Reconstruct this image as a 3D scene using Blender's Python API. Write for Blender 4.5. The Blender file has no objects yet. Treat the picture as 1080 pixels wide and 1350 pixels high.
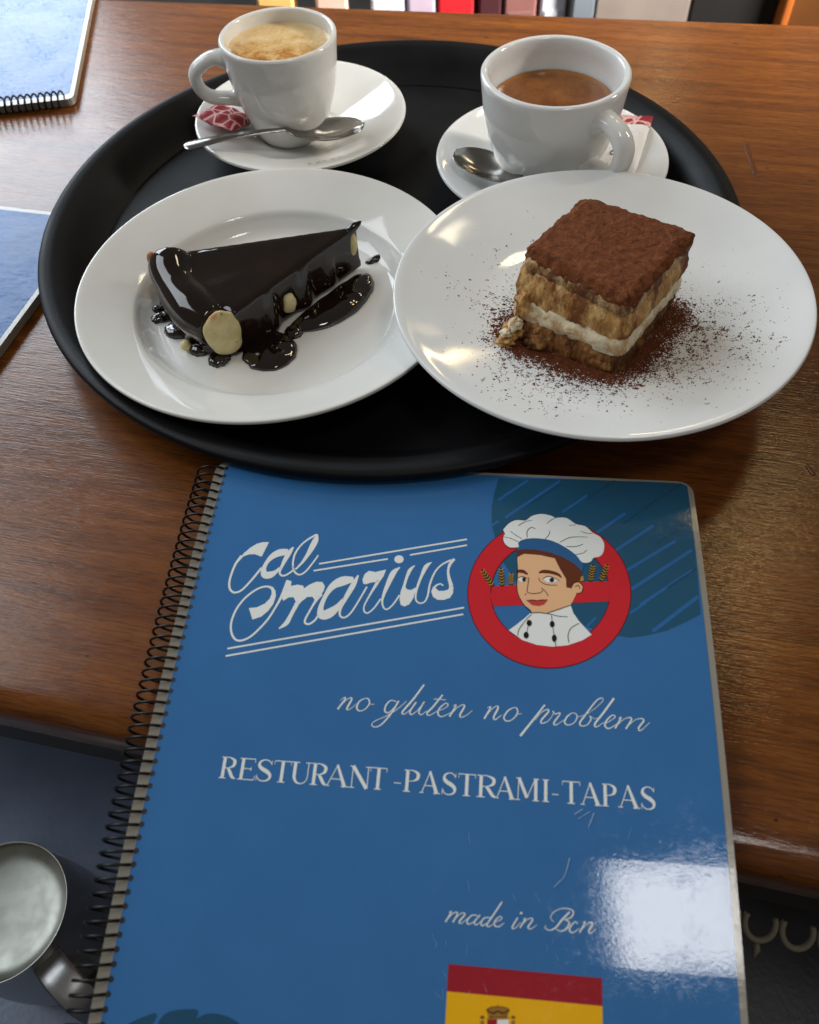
import bpy, bmesh, math, random
from mathutils import Vector, Matrix, noise
from mathutils.geometry import tessellate_polygon
random.seed(7)
S = bpy.context.scene
COL = S.collection
R = math.radians

# ------------------------------------------------------------------ camera
PITCH, ROLL, CAM_H = R(54.36), R(-3.64), 0.2958
cd = bpy.data.cameras.new('camera'); cam = bpy.data.objects.new('camera', cd); COL.objects.link(cam)
cp, sp, cr, sr = math.cos(PITCH), math.sin(PITCH), math.cos(ROLL), math.sin(ROLL)
right = Vector((cr, sr*sp, sr*cp)); up = Vector((-sr, cr*sp, cr*cp)); fwd = Vector((0, cp, -sp))
M = Matrix((right, up, -fwd)).transposed().to_4x4(); M.translation = Vector((0, 0, CAM_H))
cam.matrix_world = M
cd.sensor_fit = 'HORIZONTAL'; cd.sensor_width = 36; cd.lens = 36*1083.8/1080
cd.clip_start = 0.01; cd.clip_end = 60
cd.dof.use_dof = True; cd.dof.focus_distance = 0.40; cd.dof.aperture_fstop = 16
S.camera = cam

# ------------------------------------------------------------------ light
w = bpy.data.worlds.new('World'); S.world = w; w.use_nodes = True
bg = w.node_tree.nodes['Background']; bg.inputs[0].default_value = (1.0, 0.95, 0.87, 1); bg.inputs[1].default_value = 0.14
def area(name, loc, target, sx, sy, radiance, color):
    l = bpy.data.lights.new(name, 'AREA'); l.shape = 'RECTANGLE'; l.size = sx; l.size_y = sy
    l.energy = radiance*sx*sy*math.pi; l.color = color
    o = bpy.data.objects.new(name, l); COL.objects.link(o); o.location = loc
    d = Vector(target)-Vector(loc); o.rotation_euler = d.to_track_quat('-Z', 'Y').to_euler()
    return o
def at_dir(p, az, el, dist):
    a, e = R(az), R(el)
    return Vector(p)+Vector((math.sin(a)*math.cos(e), math.cos(a)*math.cos(e), math.sin(e)))*dist
area('window_front', at_dir((-.2, .5, 0), -30, 26, 3.0), (-.2, .5, 0), 1.45, 1.45, 8.5, (.80, .90, 1.0))
area('fill_side', at_dir((0, .4, 0), -72, 42, 2.6), (0, .4, 0), 1.5, 1.3, 4.6, (.88, .94, 1.0))  # unseen cool area light added as fill from the left
area('ceiling_panel', (.450, -.315, 1.7), (.450, -.315, 0), .29, .33, 15, (1.0, .98, .95))
area('pendant_far', at_dir((.2, .61, 0), 18, 25, 3.0), (.2, .5, 0), .17, .07, 26, (1.0, .74, .36))
area('pendant_far_low', at_dir((.18, .53, 0), 18, 29.5, 3.0), (.2, .5, 0), .22, .12, 2.2, (1.0, .76, .40))
area('pendant_right', at_dir((.15, .19, 0), 37, 51, 2.2), (.15, .2, 0), .26, .17, 15, (1.0, .70, .30))
area('pendant_middle', at_dir((.045, .42, .04), 26, 48.5, 2.0), (.045, .42, .04), .20, .16, 14, (1.0, .86, .60))
back_l = area('fill_back', (1.3, .75, .75), (.15, 1.2, -.2), .35, .35, 45, (1.0, .93, .84)); back_l.data.spread = R(60)  # unseen warm light added to brighten the cartons and cabinets
S.view_settings.view_transform = 'Standard'; S.view_settings.look = 'None'
S.view_settings.exposure = 0.05; S.view_settings.gamma = 1.0
S.cycles.use_denoising = True
S.cycles.max_bounces = 8

# ------------------------------------------------------------------ helpers
def lin(r, g, b):
    f = lambda c: (c/255/12.92) if c/255 <= .04045 else ((c/255+.055)/1.055)**2.4
    return (f(r), f(g), f(b), 1)
def mat(name, col=(.8, .8, .8, 1), rough=.5, metal=0, spec=.5, coat=0, coat_rough=.05):
    m = bpy.data.materials.new(name); m.use_nodes = True
    b = m.node_tree.nodes['Principled BSDF']
    b.inputs['Base Color'].default_value = col; b.inputs['Roughness'].default_value = rough
    b.inputs['Metallic'].default_value = metal; b.inputs['Specular IOR Level'].default_value = spec
    b.inputs['Coat Weight'].default_value = coat; b.inputs['Coat Roughness'].default_value = coat_rough
    return m
class NT:
    def __init__(s, m): s.t = m.node_tree; s.b = s.t.nodes['Principled BSDF']
    def n(s, typ, **kw):
        nd = s.t.nodes.new(typ)
        for k, v in kw.items():
            if hasattr(nd, k) and k not in nd.inputs: setattr(nd, k, v)
            else: nd.inputs[k].default_value = v
        return nd
    def l(s, a, b): s.t.links.new(a, b)
    def coords(s, scale=(1, 1, 1), rot=(0, 0, 0)):
        tc = s.n('ShaderNodeTexCoord'); mp = s.n('ShaderNodeMapping'); mp.inputs['Scale'].default_value = scale
        mp.inputs['Rotation'].default_value = rot
        s.l(tc.outputs['Object'], mp.inputs[0]); return mp.outputs[0]
    def noise(s, vec, scale, detail=4, rough=.55, dist=0):
        nd = s.n('ShaderNodeTexNoise'); nd.inputs['Scale'].default_value = scale; nd.inputs['Detail'].default_value = detail
        nd.inputs['Roughness'].default_value = rough; nd.inputs['Distortion'].default_value = dist
        if vec: s.l(vec, nd.inputs['Vector'])
        return nd.outputs['Fac']
    def ramp(s, fac, stops):
        r = s.n('ShaderNodeValToRGB'); e = r.color_ramp.elements
        while len(e) < len(stops): e.new(.5)
        for el, (p, c) in zip(e, stops): el.position = p; el.color = c if len(c) == 4 else (*c, 1)
        s.l(fac, r.inputs[0]); return r.outputs[0]
    def mix(s, fac, a, b, mode='MIX'):
        m = s.n('ShaderNodeMix'); m.data_type = 'RGBA'; m.blend_type = mode
        for inp, v in ((m.inputs[0], fac), (m.inputs[6], a), (m.inputs[7], b)):
            if hasattr(v, 'is_linked'): s.l(v, inp)
            else: inp.default_value = v
        return m.outputs[2]
    def rng(s, fac, a, b, c, d):
        m = s.n('ShaderNodeMapRange'); s.l(fac, m.inputs[0])
        for i, v in enumerate((a, b, c, d)): m.inputs[i+1].default_value = v
        return m.outputs[0]
    def math(s, op, a, b=0.0):
        m = s.n('ShaderNodeMath'); m.operation = op
        for inp, v in ((m.inputs[0], a), (m.inputs[1], b)):
            if hasattr(v, 'is_linked'): s.l(v, inp)
            else: inp.default_value = v
        return m.outputs[0]
    def bump(s, h, strength, dist=.001):
        b = s.n('ShaderNodeBump'); b.inputs['Strength'].default_value = strength; b.inputs['Distance'].default_value = dist
        s.l(h, b.inputs['Height']); s.l(b.outputs[0], s.b.inputs['Normal']); return b
    def base(s, c): s.l(c, s.b.inputs['Base Color'])
    def rough(s, f): s.l(f, s.b.inputs['Roughness'])
def obj(name, verts, faces, material, parent=None, smooth=True, loc=None):
    me = bpy.data.meshes.new(name); me.from_pydata([tuple(v) for v in verts], [], faces); me.update()
    return link(name, me, material, parent, smooth, loc)
def link(name, me, material, parent=None, smooth=True, loc=None):
    if material: me.materials.append(material)
    if smooth:
        for p in me.polygons: p.use_smooth = True
    o = bpy.data.objects.new(name, me); COL.objects.link(o)
    if parent: o.parent = parent
    if loc: o.location = loc
    return o
def tag(o, label, cat=None, group=None, kind=None):
    o['label'] = label
    if cat: o['category'] = cat
    if group: o['group'] = group
    if kind: o['kind'] = kind
    return o
def empty(name, loc=(0, 0, 0)):
    o = bpy.data.objects.new(name, None); COL.objects.link(o); o.location = loc; o.empty_display_size = .02
    return o
def catmull(pts, n=6, closed=False):
    pts = [Vector(p) for p in pts]; out = []; N = len(pts)
    for i in range(N if closed else N-1):
        if closed: a, b, c, d = (pts[(i+k) % N] for k in (-1, 0, 1, 2))
        else: a, b, c, d = pts[max(i-1, 0)], pts[i], pts[i+1], pts[min(i+2, N-1)]
        for k in range(n):
            t = k/n
            out.append(.5*((2*b)+(c-a)*t+(2*a-5*b+4*c-d)*t*t+(3*b-a-3*c+d)*t**3))
    if not closed: out.append(pts[-1])
    return out
def lathe(name, prof, material, parent=None, seg=96, n=5, loc=None, smooth_profile=True):
    P = catmull([(r, z) for r, z in prof], n) if smooth_profile else [Vector(p) for p in prof]
    vs, fs, rings = [], [], []
    for p in P:
        r = max(p.x, 0)
        if r < 1e-6: rings.append([len(vs)]); vs.append((0, 0, p.y))
        else:
            rings.append(list(range(len(vs), len(vs)+seg)))
            vs += [(r*math.cos(2*math.pi*k/seg), r*math.sin(2*math.pi*k/seg), p.y) for k in range(seg)]
    for a, b in zip(rings, rings[1:]):
        for k in range(seg):
            k2 = (k+1) % seg
            if len(a) == 1 and len(b) == 1: continue
            if len(a) == 1: fs.append((a[0], b[k2], b[k]))
            elif len(b) == 1: fs.append((a[k], a[k2], b[0]))
            else: fs.append((a[k], a[k2], b[k2], b[k]))
    return obj(name, vs, fs, material, parent, True, loc)
def tube_data(path, rad, seg=8, side=None, flat=1.0, closed=False):
    """sweep an (elliptical) section along path; side fixes the wide axis"""
    path = [Vector(p) for p in path]; vs, fs = [], []; N = len(path); prev = None
    for i, p in enumerate(path):
        if closed: t = path[(i+1) % N]-path[i-1]
        else: t = path[min(i+1, N-1)]-path[max(i-1, 0)]
        t.normalize()
        if side is not None: a = Vector(side); a = (a-t*a.dot(t)).normalized()
        else:
            a = prev if prev is not None else (Vector((0, 0, 1)) if abs(t.z) < .9 else Vector((1, 0, 0)))
            a = (a-t*a.dot(t)).normalized(); prev = a
        b = t.cross(a); r = rad[i] if isinstance(rad, (list, tuple)) else rad
        for k in range(seg):
            th = 2*math.pi*k/seg
            vs.append(p+a*math.cos(th)*r+b*math.sin(th)*r*flat)
    for i in range(N if closed else N-1):
        j = (i+1) % N
        for k in range(seg):
            k2 = (k+1) % seg
            fs.append((i*seg+k, i*seg+k2, j*seg+k2, j*seg+k))
    if not closed:
        fs.append(tuple(range(seg))[::-1]); fs.append(tuple(range((N-1)*seg, N*seg)))
    return vs, fs
def tube(name, path, rad, material, parent=None, seg=8, **kw):
    v, f = tube_data(path, rad, seg, **kw); return obj(name, v, f, material, parent)
def box_bm(x0, x1, y0, y1, z0, z1, bev=.002):
    bm = bmesh.new(); bmesh.ops.create_cube(bm, size=1)
    for v in bm.verts: v.co = Vector((x0+(v.co.x+.5)*(x1-x0), y0+(v.co.y+.5)*(y1-y0), z0+(v.co.z+.5)*(z1-z0)))
    if bev: bmesh.ops.bevel(bm, geom=bm.edges[:], offset=bev, segments=2, affect='EDGES', profile=.5)
    return bm
def box(name, dims, material, parent=None, bev=.002, loc=None):
    bm = box_bm(*dims, bev=bev); me = bpy.data.meshes.new(name); bm.to_mesh(me); bm.free()
    return link(name, me, material, parent, False, loc)

# ------------------------------------------------------------------ materials
def make_wood():
    m = mat('varnished_wood', rough=.5, spec=.08, coat=.58, coat_rough=.11); t = NT(m)
    c = t.coords((1, 1, 1))
    warp = t.noise(t.coords((1.6, 5, 5)), 2.2, 3)
    cA = t.coords((2.2, 34, 34)); g1 = t.noise(cA, 4, 6, .6, .35)
    cB = t.coords((26, 330, 330)); g2 = t.noise(cB, 3, 3, .6)
    big = t.noise(c, 6, 3)
    col = t.ramp(g1, [(.22, lin(78, 41, 13)), (.5, lin(110, 61, 19)), (.8, lin(134, 80, 27))])
    col2 = t.ramp(g2, [(.30, (.42, .36, .32)), (.52, (1, 1, 1)), (.72, (1.2, 1.15, 1.05))])
    col = t.mix(.75, col, col2, 'MULTIPLY')
    var = t.ramp(warp, [(.3, (.72, .66, .6)), (.55, (1, 1, 1)), (.75, (1.22, 1.14, 1.0))])
    col = t.mix(.8, col, var, 'MULTIPLY')
    pore = t.noise(t.coords((60, 900, 900)), 3, 2, .5); col = t.mix(t.rng(pore, .60, .70, 0, .55), col, lin(52, 26, 8))
    # worn dark specks and scratches in the varnish
    sp_ = t.noise(t.coords((1, 2.2, 1)), 120, 2, .5); spm = t.rng(sp_, .735, .76, 0, 1)
    col = t.mix(spm, col, lin(40, 21, 10)); t.base(col)
    smear = t.noise(c, 14, 4, .6)
    t.rough(t.math('ADD', t.rng(smear, .3, .7, .34, .5), t.rng(g2, .3, .7, .08, -.04)))
    h = t.math('ADD', t.math('MULTIPLY', g2, 1.0), t.math('MULTIPLY', t.noise(t.coords((1, 3, 1)), 60, 3), .8))
    t.bump(h, .30, .0007); b2 = t.n('ShaderNodeBump'); b2.inputs['Strength'].default_value = .25; b2.inputs['Distance'].default_value = .0006; t.l(h, b2.inputs['Height']); t.l(b2.outputs[0], t.b.inputs['Coat Normal'])
    t.l(t.rng(smear, .3, .72, .07, .2), t.b.inputs['Coat Roughness'])
    return m
WOOD = make_wood()
def make_ceramic(name, col, fleck):
    m = mat(name, col, .12, spec=.5); t = NT(m); c = t.coords()
    t.base(t.mix(t.rng(t.noise(c, 30, 3), .35, .7, 0, 1), col, fleck))
    t.rough(t.rng(t.noise(c, 22, 4), .3, .7, .04, .10)); t.bump(t.noise(c, 35, 2), .02, .002)
    return m
WHITE = make_ceramic('white_porcelain', (.76, .755, .72, 1), (.72, .71, .67, 1))
WHITE2 = make_ceramic('white_porcelain_cool', (.78, .785, .77, 1), (.74, .745, .73, 1))
def make_tray():
    m = mat('black_tray_plastic', (.003, .003, .0034, 1), .5, spec=.14); t = NT(m); c = t.coords()
    n1 = t.noise(c, 900, 2); n2 = t.noise(c, 12, 4)
    t.base(t.mix(t.rng(n2, .3, .7, 0, 1), (.0035, .0035, .004, 1), (.007, .007, .008, 1)))
    t.rough(t.rng(n2, .3, .75, .38, .6)); t.bump(n1, .25, .0003); return m
TRAY = make_tray()
def make_steel(name, col, r0, r1):
    m = mat(name, col, .2, 1); t = NT(m); c = t.coords((1, 1, 1)); t.rough(t.rng(t.noise(c, 60, 4), .3, .7, r0, r1))
    t.base(t.mix(t.noise(c, 40, 3), col, tuple(x*.8 for x in col[:3])+(1,))); t.bump(t.noise(t.coords((4, 60, 60)), 40, 2), .05, .0004); return m
STEEL = make_steel('spoon_steel', (.33, .315, .29, 1), .12, .24)
JUGSTEEL = make_steel('brushed_steel', (.60, .60, .56, 1), .26, .42)

# ------------------------------------------------------------------ floor, bench, table
floor_m = mat('dark_floor', (.02, .019, .018, 1), .6); t = NT(floor_m); t.base(t.ramp(t.noise(t.coords(), 9, 4), [(.3, (.012, .011, .01)), (.7, (.03, .028, .026))]))
fl = obj('floor', [(-6, -6, -.76), (6, -6, -.76), (6, 6, -.76), (-6, 6, -.76)], [(0, 1, 2, 3)], floor_m, None, False); fl['kind'] = 'structure'

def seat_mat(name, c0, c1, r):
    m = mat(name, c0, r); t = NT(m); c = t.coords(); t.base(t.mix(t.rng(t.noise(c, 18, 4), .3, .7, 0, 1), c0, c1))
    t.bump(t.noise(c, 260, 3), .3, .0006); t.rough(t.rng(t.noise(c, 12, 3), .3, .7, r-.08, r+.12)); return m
SEAT_SHEEN = seat_mat('vinyl_blue_sheen', (.14, .18, .27, 1), (.10, .13, .20, 1), .30)  # bluish reflection on the dark seat put into its base colour
SEAT_SHADE = seat_mat('vinyl_shaded', (.035, .035, .038, 1), (.022, .022, .024, 1), .42)  # same seat, base colour darkened for the part shaded by the menu
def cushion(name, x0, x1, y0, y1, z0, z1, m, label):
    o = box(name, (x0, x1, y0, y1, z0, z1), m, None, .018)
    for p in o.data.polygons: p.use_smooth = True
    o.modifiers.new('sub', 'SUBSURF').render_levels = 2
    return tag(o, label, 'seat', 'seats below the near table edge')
cushion('seat_cushion', -.62, -.06, -.32, .42, -.36, -.30, SEAT_SHEEN, 'dark glossy seat with its bluish reflection put into the colour, below the table edge, under the steel jug')
cushion('seat_cushion', -.05, .60, -.32, .42, -.365, -.31, SEAT_SHADE, 'dark seat with shade put into its colour, below the table corner on the right')

TH = R(-15.26)
table = empty('wooden_table', (0, .0868, 0)); table.rotation_euler = (0, 0, TH)
tag(table, 'brown varnished wooden table with rounded edge carrying the tray and menus', 'table')
def make_table_top():
    T, rr = .028, .011
    sec_n = [(0.0+rr-rr*math.cos(a), -rr+rr*math.sin(a)) for a in [i*math.pi/2/8 for i in range(9)]]   # near rounding
    vs, fs = [], []; xs = [-.75+i*1.6/40 for i in range(41)]
    for x in xs:
        yf = .601+math.tan(R(2.74))*(x+.164)
        wob = .0012*noise.noise((x*6, 3.1, 0))
        ring = [(.004, -T), (0, -T+.006)]+sec_n
        ring += [(.05, 0), (yf-rr, 0)]+[(yf-rr+rr*math.sin(a), -rr+rr*math.cos(a)) for a in [i*math.pi/2/6 for i in range(1, 7)]]+[(yf, -T)]
        vs += [(x, y+(wob if y < .02 else 0), z) for y, z in ring]
    n = len(ring)
    for i in range(40):
        for k in range(n):
            k2 = (k+1) % n; fs.append((i*n+k, (i+1)*n+k, (i+1)*n+k2, i*n+k2))
    fs.append(tuple(range(n))); fs.append(tuple(range(40*n, 41*n))[::-1])
    o = obj('table_top', vs, fs, WOOD, table); 
    m = o.modifiers.new('es', 'EDGE_SPLIT'); m.split_angle = R(50); return o
make_table_top()
APRON = mat('dark_apron', (.012, .010, .009, 1), .5)
box('apron', (-.7, .8, .011, .030, -.086, -.0285), APRON, table, .003)
LOOP = mat('pale_trim', (.17, .15, .105, 1), .6)
for i in range(14):
    x0 = .095+i*.0150
    pts = [(x0+.0062*math.cos(a), .0085-.80*(.0060-.0074*math.sin(a)), -.0870-.60*(.0060-.0074*math.sin(a))) for a in [R(155+k*230/14) for k in range(15)]]
    o = tube('trim_loop', pts, .00135, LOOP, table, 8)
    if i % 3 == 0:
        v, f = tube_data([(x0, -.0030, -.0955), (x0+.0004, -.0052, -.0971), (x0-.0003, -.0082, -.0993)], [.0009, .0015, .0006], 6)
        d = obj('trim_drop', v, f, LOOP, o)
# legs, hidden under the top
for lx, ly in ((-.6, .07), (.7, .07), (-.6, .52), (.7, .52)):
    box('leg', (lx-.025, lx+.025, ly-.025, ly+.025, -.759, -.0865), APRON, table, .004)
# a dried drip and a fleck on the varnish
STAIN = mat('dried_drip', lin(88, 42, 16), .3)
def local_table(x, y):
    x, y = x-0, y-.0868; c, s = math.cos(-TH), math.sin(-TH)
    return (c*x-s*y, s*x+c*y)

# ------------------------------------------------------------------ tray
TC = (-.0009, .4094)
tray = lathe('serving_tray', [(0, .0030), (.10, .0030), (.158, .0030), (.166, .0042), (.172, .0085), (.1795, .0165), (.1850, .0205), (.1885, .0218), (.1912, .0220), (.1932, .0210),
        (.1936, .0185), (.1925, .0172), (.1895, .0180), (.1850, .0165), (.1800, .0110), (.1745, .0040), (.169, .0008), (.160, .0002), (.10, .0002), (0, .0002)], TRAY, None, 160, 5, (*TC, 0))
tag(tray, 'large round black serving tray with raised rim under the cups and plates', 'tray')

# ------------------------------------------------------------------ plates
pl = lathe('dessert_plate', [(0, .0045), (.035, .0045), (.058, .0048), (.0645, .0062), (.0690, .0105), (.0715, .0140), (.0745, .0158), (.083, .0195), (.0935, .0238), (.0972, .0250), (.0983, .0244),
        (.0978, .0228), (.094, .0210), (.083, .0160), (.072, .0110), (.066, .0050), (.060, .0018), (.056, 0), (.053, .0004), (.050, .0020), (0, .0022)], WHITE, None, 160, 5, (-.0633, .344, .0031))
tag(pl, 'white dessert plate with wide raised rim under the chocolate glazed cake', 'plate')
PR = Vector((.0947, .3046, .0431)); PR_TX, PR_TY = .0141, -.0187
prof_pr = [(0, -.0128), (.030, -.0128), (.044, -.0125), (.052, -.0114), (.060, -.0095), (.072, -.0063), (.086, -.0024), (.0942, .0000), (.0960, -.0004)]
prp = lathe('dessert_plate', prof_pr+[(.0955, -.0022), (.089, -.0050), (.076, -.0090), (.064, -.0130), (.059, -.0165), (.056, -.0178), (.053, -.0172), (.050, -.0155), (0, -.0152)], WHITE2, None, 160, 5)
tag(prp, 'white coupe plate dusted with cocoa under the square of tiramisu', 'plate')
nrm = Vector((-PR_TX, -PR_TY, 1)).normalized()
prp.matrix_world = Matrix.Translation(PR) @ nrm.to_track_quat('Z', 'Y').to_matrix().to_4x4()
PRM = prp.matrix_world.copy()
PRC = catmull(prof_pr, 6)
def zpr(r):
    for a, b in zip(PRC, PRC[1:]):
        if a.x <= r <= b.x: return a.y+(b.y-a.y)*(r-a.x)/max(b.x-a.x, 1e-9)
    return 0

# ------------------------------------------------------------------ saucers and cups
def saucer(c, rad, label, m):
    k = rad/.067
    o = lathe('saucer', [(0, .0050), (.020*k, .0050), (.0255*k, .0052), (.0275*k, .0066), (.031*k, .0078), (.042*k, .0112), (.054*k, .0155), (.0635*k, .0186), (.0664*k, .0190), (.067*k, .0182),
        (.0660*k, .0168), (.055*k, .0128), (.042*k, .0080), (.033*k, .0035), (.030*k, .0008), (.028*k, 0), (.026*k, .0010), (0, .0018)], m, None, 128, 5, (*c, .0031))
    return tag(o, label, 'saucer', 'saucers on the tray')
SL, SR = (-.053, .5145), (.0968, .4494)
saucer_l = saucer(SL, .0668, 'white saucer under the small espresso cup, with a spoon across its front', WHITE)
saucer(SR, .0676, 'white saucer under the wide coffee cup, partly hidden by the tiramisu plate', WHITE2)
INK = mat('dark_print', lin(60, 58, 52), .4)
ink_v, ink_f = [], []
for i in range(5):      # tiny worn lettering printed on the saucer's front rim
    a = R(-84+i*4.6); r = .0575; z = .01745
    def q(rr, aa): 
        b = len(ink_v); return (rr*math.cos(aa), rr*math.sin(aa), z+(rr-.0575)*.345)
    for (r0, r1, a0, a1) in ((r-.0012, r+.0012, a, a+R(.7)), (r+.0005, r+.0011, a, a+R(2.4)), (r-.0012, r+.0003, a+R(1.9), a+R(2.5)))[:2+i % 2]:
        b = len(ink_v); ink_v += [q(r0, a0), q(r0, a1), q(r1, a1), q(r1, a0)]; ink_f.append((b, b+1, b+2, b+3))
obj('printed_mark', ink_v, ink_f, INK, saucer_l, False)

def make_coffee(name, base, stops, ringdark, seed, R0):
    m = mat(name, base, .12, spec=.4); t = NT(m)
    tc = t.n('ShaderNodeTexCoord'); mp = t.n('ShaderNodeMapping'); mp.inputs['Location'].default_value = (seed, seed*.37, 0); t.l(tc.outputs['Object'], mp.inputs[0])
    n1 = t.noise(mp.outputs[0], 70, 6, .65, .6); n2 = t.noise(mp.outputs[0], 420, 4, .6)
    sx = t.n('ShaderNodeSeparateXYZ'); t.l(tc.outputs['Object'], sx.inputs[0])
    fy = t.rng(sx.outputs['Y'], -R0, R0*.6, -.22, .16)
    f = t.math('ADD', t.math('ADD', t.math('MULTIPLY', n1, .75), t.math('MULTIPLY', n2, .3)), fy)
    vl = t.n('ShaderNodeVectorMath'); vl.operation = 'LENGTH'; cx_ = t.n('ShaderNodeCombineXYZ'); t.l(sx.outputs['X'], cx_.inputs[0]); t.l(sx.outputs['Y'], cx_.inputs[1]); t.l(cx_.outputs[0], vl.inputs[0])
    rim = t.rng(t.math('ADD', vl.outputs['Value'], t.math('MULTIPLY', n1, .004)), R0*.90+.002, R0*1.0+.002, 0, .7)
    bub = t.n('ShaderNodeTexVoronoi'); bub.inputs['Scale'].default_value = 900; t.l(mp.outputs[0], bub.inputs['Vector'])
    col = t.mix(rim, t.ramp(f, stops), ringdark); col = t.mix(t.math('MULTIPLY', t.rng(bub.outputs['Distance'], .16, .10, 0, 1), t.rng(n1, .5, .62, 0, .7)), col, ringdark); t.base(col); t.bump(n2, .12, .0005); t.rough(t.rng(n1, .3, .7, .08, .3)); return m
CREMA = make_coffee('crema', lin(190, 150, 90), [(.26, lin(112, 62, 20)), (.42, lin(176, 118, 52)), (.56, lin(208, 172, 112)), (.75, lin(224, 198, 150))], lin(222, 196, 150), 1.7, .03)
COFFEE = make_coffee('black_coffee_crema', lin(110, 62, 22), [(.2, lin(84, 44, 14)), (.5, lin(122, 70, 26)), (.8, lin(150, 94, 44))], lin(164, 112, 60), 4.2, .033)
def cup(c, z0, h, rr, rb, wall, fill, handle_az, hz0, hz1, hout, htube, coffee_m, m, label, cof_label):
    e = empty('coffee_cup', (c[0], c[1], z0)); tag(e, label, 'cup', 'coffee cups on the tray')
    out = [(rb*.86, 0), (rb, .0012), (rb*1.14, .006), (rb+(rr-rb)*.45, h*.26), (rb+(rr-rb)*.70, h*.45), (rb+(rr-rb)*.87, h*.66), (rb+(rr-rb)*.965, h*.88), (rr, h*.97), (rr-.0005, h-.0003)]
    inn = [(rr-wall*.45, h+.0002), (rr-wall*.92, h-.0007), (rr-wall*1.08, h*.93), (rr-wall*1.18, h*.80), (rb+(rr-rb)*.80-wall*1.1, h*.55), (rb+(rr-rb)*.55-wall*1.1, h*.32), (rb*.8, .008), (0, .006)]
    lathe('cup_body', [(0, .0015), (rb*.78, .0015)]+out+inn, m, e, 96, 5)
    # coffee surface with a slightly raised meniscus
    zz = h*fill
    cr_ = rr-wall*1.16-.0002 if fill > .78 else rr-wall*1.9
    cof = lathe('coffee', [(0, zz), (cr_*.5, zz), (cr_*.86, zz+.0001), (cr_*.965, zz+.0005), (cr_+.0012, zz+.0012)], coffee_m, e, 72, 4); cof['label'] = cof_label
    a = R(handle_az); d = Vector((math.sin(a), math.cos(a), 0)); side = Vector((d.y, -d.x, 0))
    def wallr(z):
        t_ = z/h; return rb+(rr-rb)*min(1, .2+1.25*t_-.5*t_*t_)
    zm = (hz0+hz1)/2; w1, w0 = wallr(hz1), wallr(hz0)
    path = [d*(w1-.003)+Vector((0, 0, hz1-.001)), d*(w1+hout*.30)+Vector((0, 0, hz1+.0015)), d*(w1+hout*.78)+Vector((0, 0, hz1-.002)), d*(w1+hout)+Vector((0, 0, zm+(hz1-hz0)*.18)),
            d*(w1+hout*.93)+Vector((0, 0, zm-(hz1-hz0)*.2)), d*(w1+hout*.62)+Vector((0, 0, hz0+.0012)), d*(w0+hout*.22)+Vector((0, 0, hz0-.001)), d*(w0-.003)+Vector((0, 0, hz0-.0015))]
    pp = catmull(path, 7); N = len(pp)
    rads = [htube*(1.0+.55*max(0, 1-i/7)+.45*max(0, 1-(N-1-i)/7)) for i in range(N)]
    tube('handle', pp, rads, m, e, 16, side=side, flat=.72)
    return e
cup((-.0600, .5150), .0082, .061, .0350, .0205, .0034, .865, -99, .0285, .051, .0190, .0054, CREMA, WHITE,
    'small white espresso cup with pale foamy crema and handle pointing left', 'pale foamy crema')
cup((.0940, .4480), .0082, .063, .0405, .0235, .0042, 0.72, 148, .0250, .0510, .0190, .0064, COFFEE, WHITE2,
    'wide white cup of dark coffee with handle facing the viewer', 'dark brown coffee')

# ------------------------------------------------------------------ spoons
def spoon(tip, end, z_tip, z_end, bowl_len, bowl_w, label, zmid=None, lift=0.0):
    tip, end = Vector((*tip, z_tip)), Vector((*end, z_end)); L = (end-tip).length; d = (end-tip).normalized()
    side = Vector((0, 0, 1)).cross(d).normalized(); upv = d.cross(side)
    if upv.z < 0: upv = -upv
    vs, fs = [], []; NS, NV = 46, 9
    bl = bowl_len
    for i in range(NS+1):
        s = L*(i/NS)
        if s < bl:
            q = s/bl; wd = bowl_w*math.sqrt(max(0, 1-((q-.44)/(.44 if q < .44 else .62))**2))*(1 if q < .8 else 1); dep = .0055*math.sin(math.pi*min(1, q*1.02))**.8
            wd = max(wd, .0019 if q > .5 else .0004)
        else:
            q = (s-bl)/(L-bl); wd = .0019+.0034*max(0, (q-.1)/.9)**1.3; dep = 0
            if q > .95: wd *= math.sqrt(max(.05, 1-((q-.95)/.05)**2*.9))
        z = lift*math.sin(math.pi*min(1, max(0, (s-bl*.55)/(L-bl*.55))))
        for j in range(NV):
            v = -1+2*j/(NV-1)
            crown = (.0010*(1-v*v) if dep == 0 else 0)
            vs.append(tip+d*s+side*wd*v+upv*(z-dep*(1-v*v)+crown))
    for i in range(NS):
        for j in range(NV-1): a = i*NV+j; fs.append((a, a+1, a+NV+1, a+NV))
    o = obj('teaspoon', vs, fs, STEEL)
    md = o.modifiers.new('thick', 'SOLIDIFY'); md.thickness = .0011; md.offset = 0
    sb = o.modifiers.new('sub', 'SUBSURF'); sb.levels = sb.render_levels = 2
    return tag(o, label, 'spoon', 'teaspoons on the saucers')
spoon((-.0125, .4945), (-.1215, .4725), .0225, .0268, 0.048, .0126, 'steel teaspoon lying across the front of the espresso saucer', lift=.003)
spoon((.0405, .4520), (.1080, .3850), .0262, .0262, .046, .0128, 'steel teaspoon half hidden between the wide cup and the tiramisu plate', lift=0)

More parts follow.
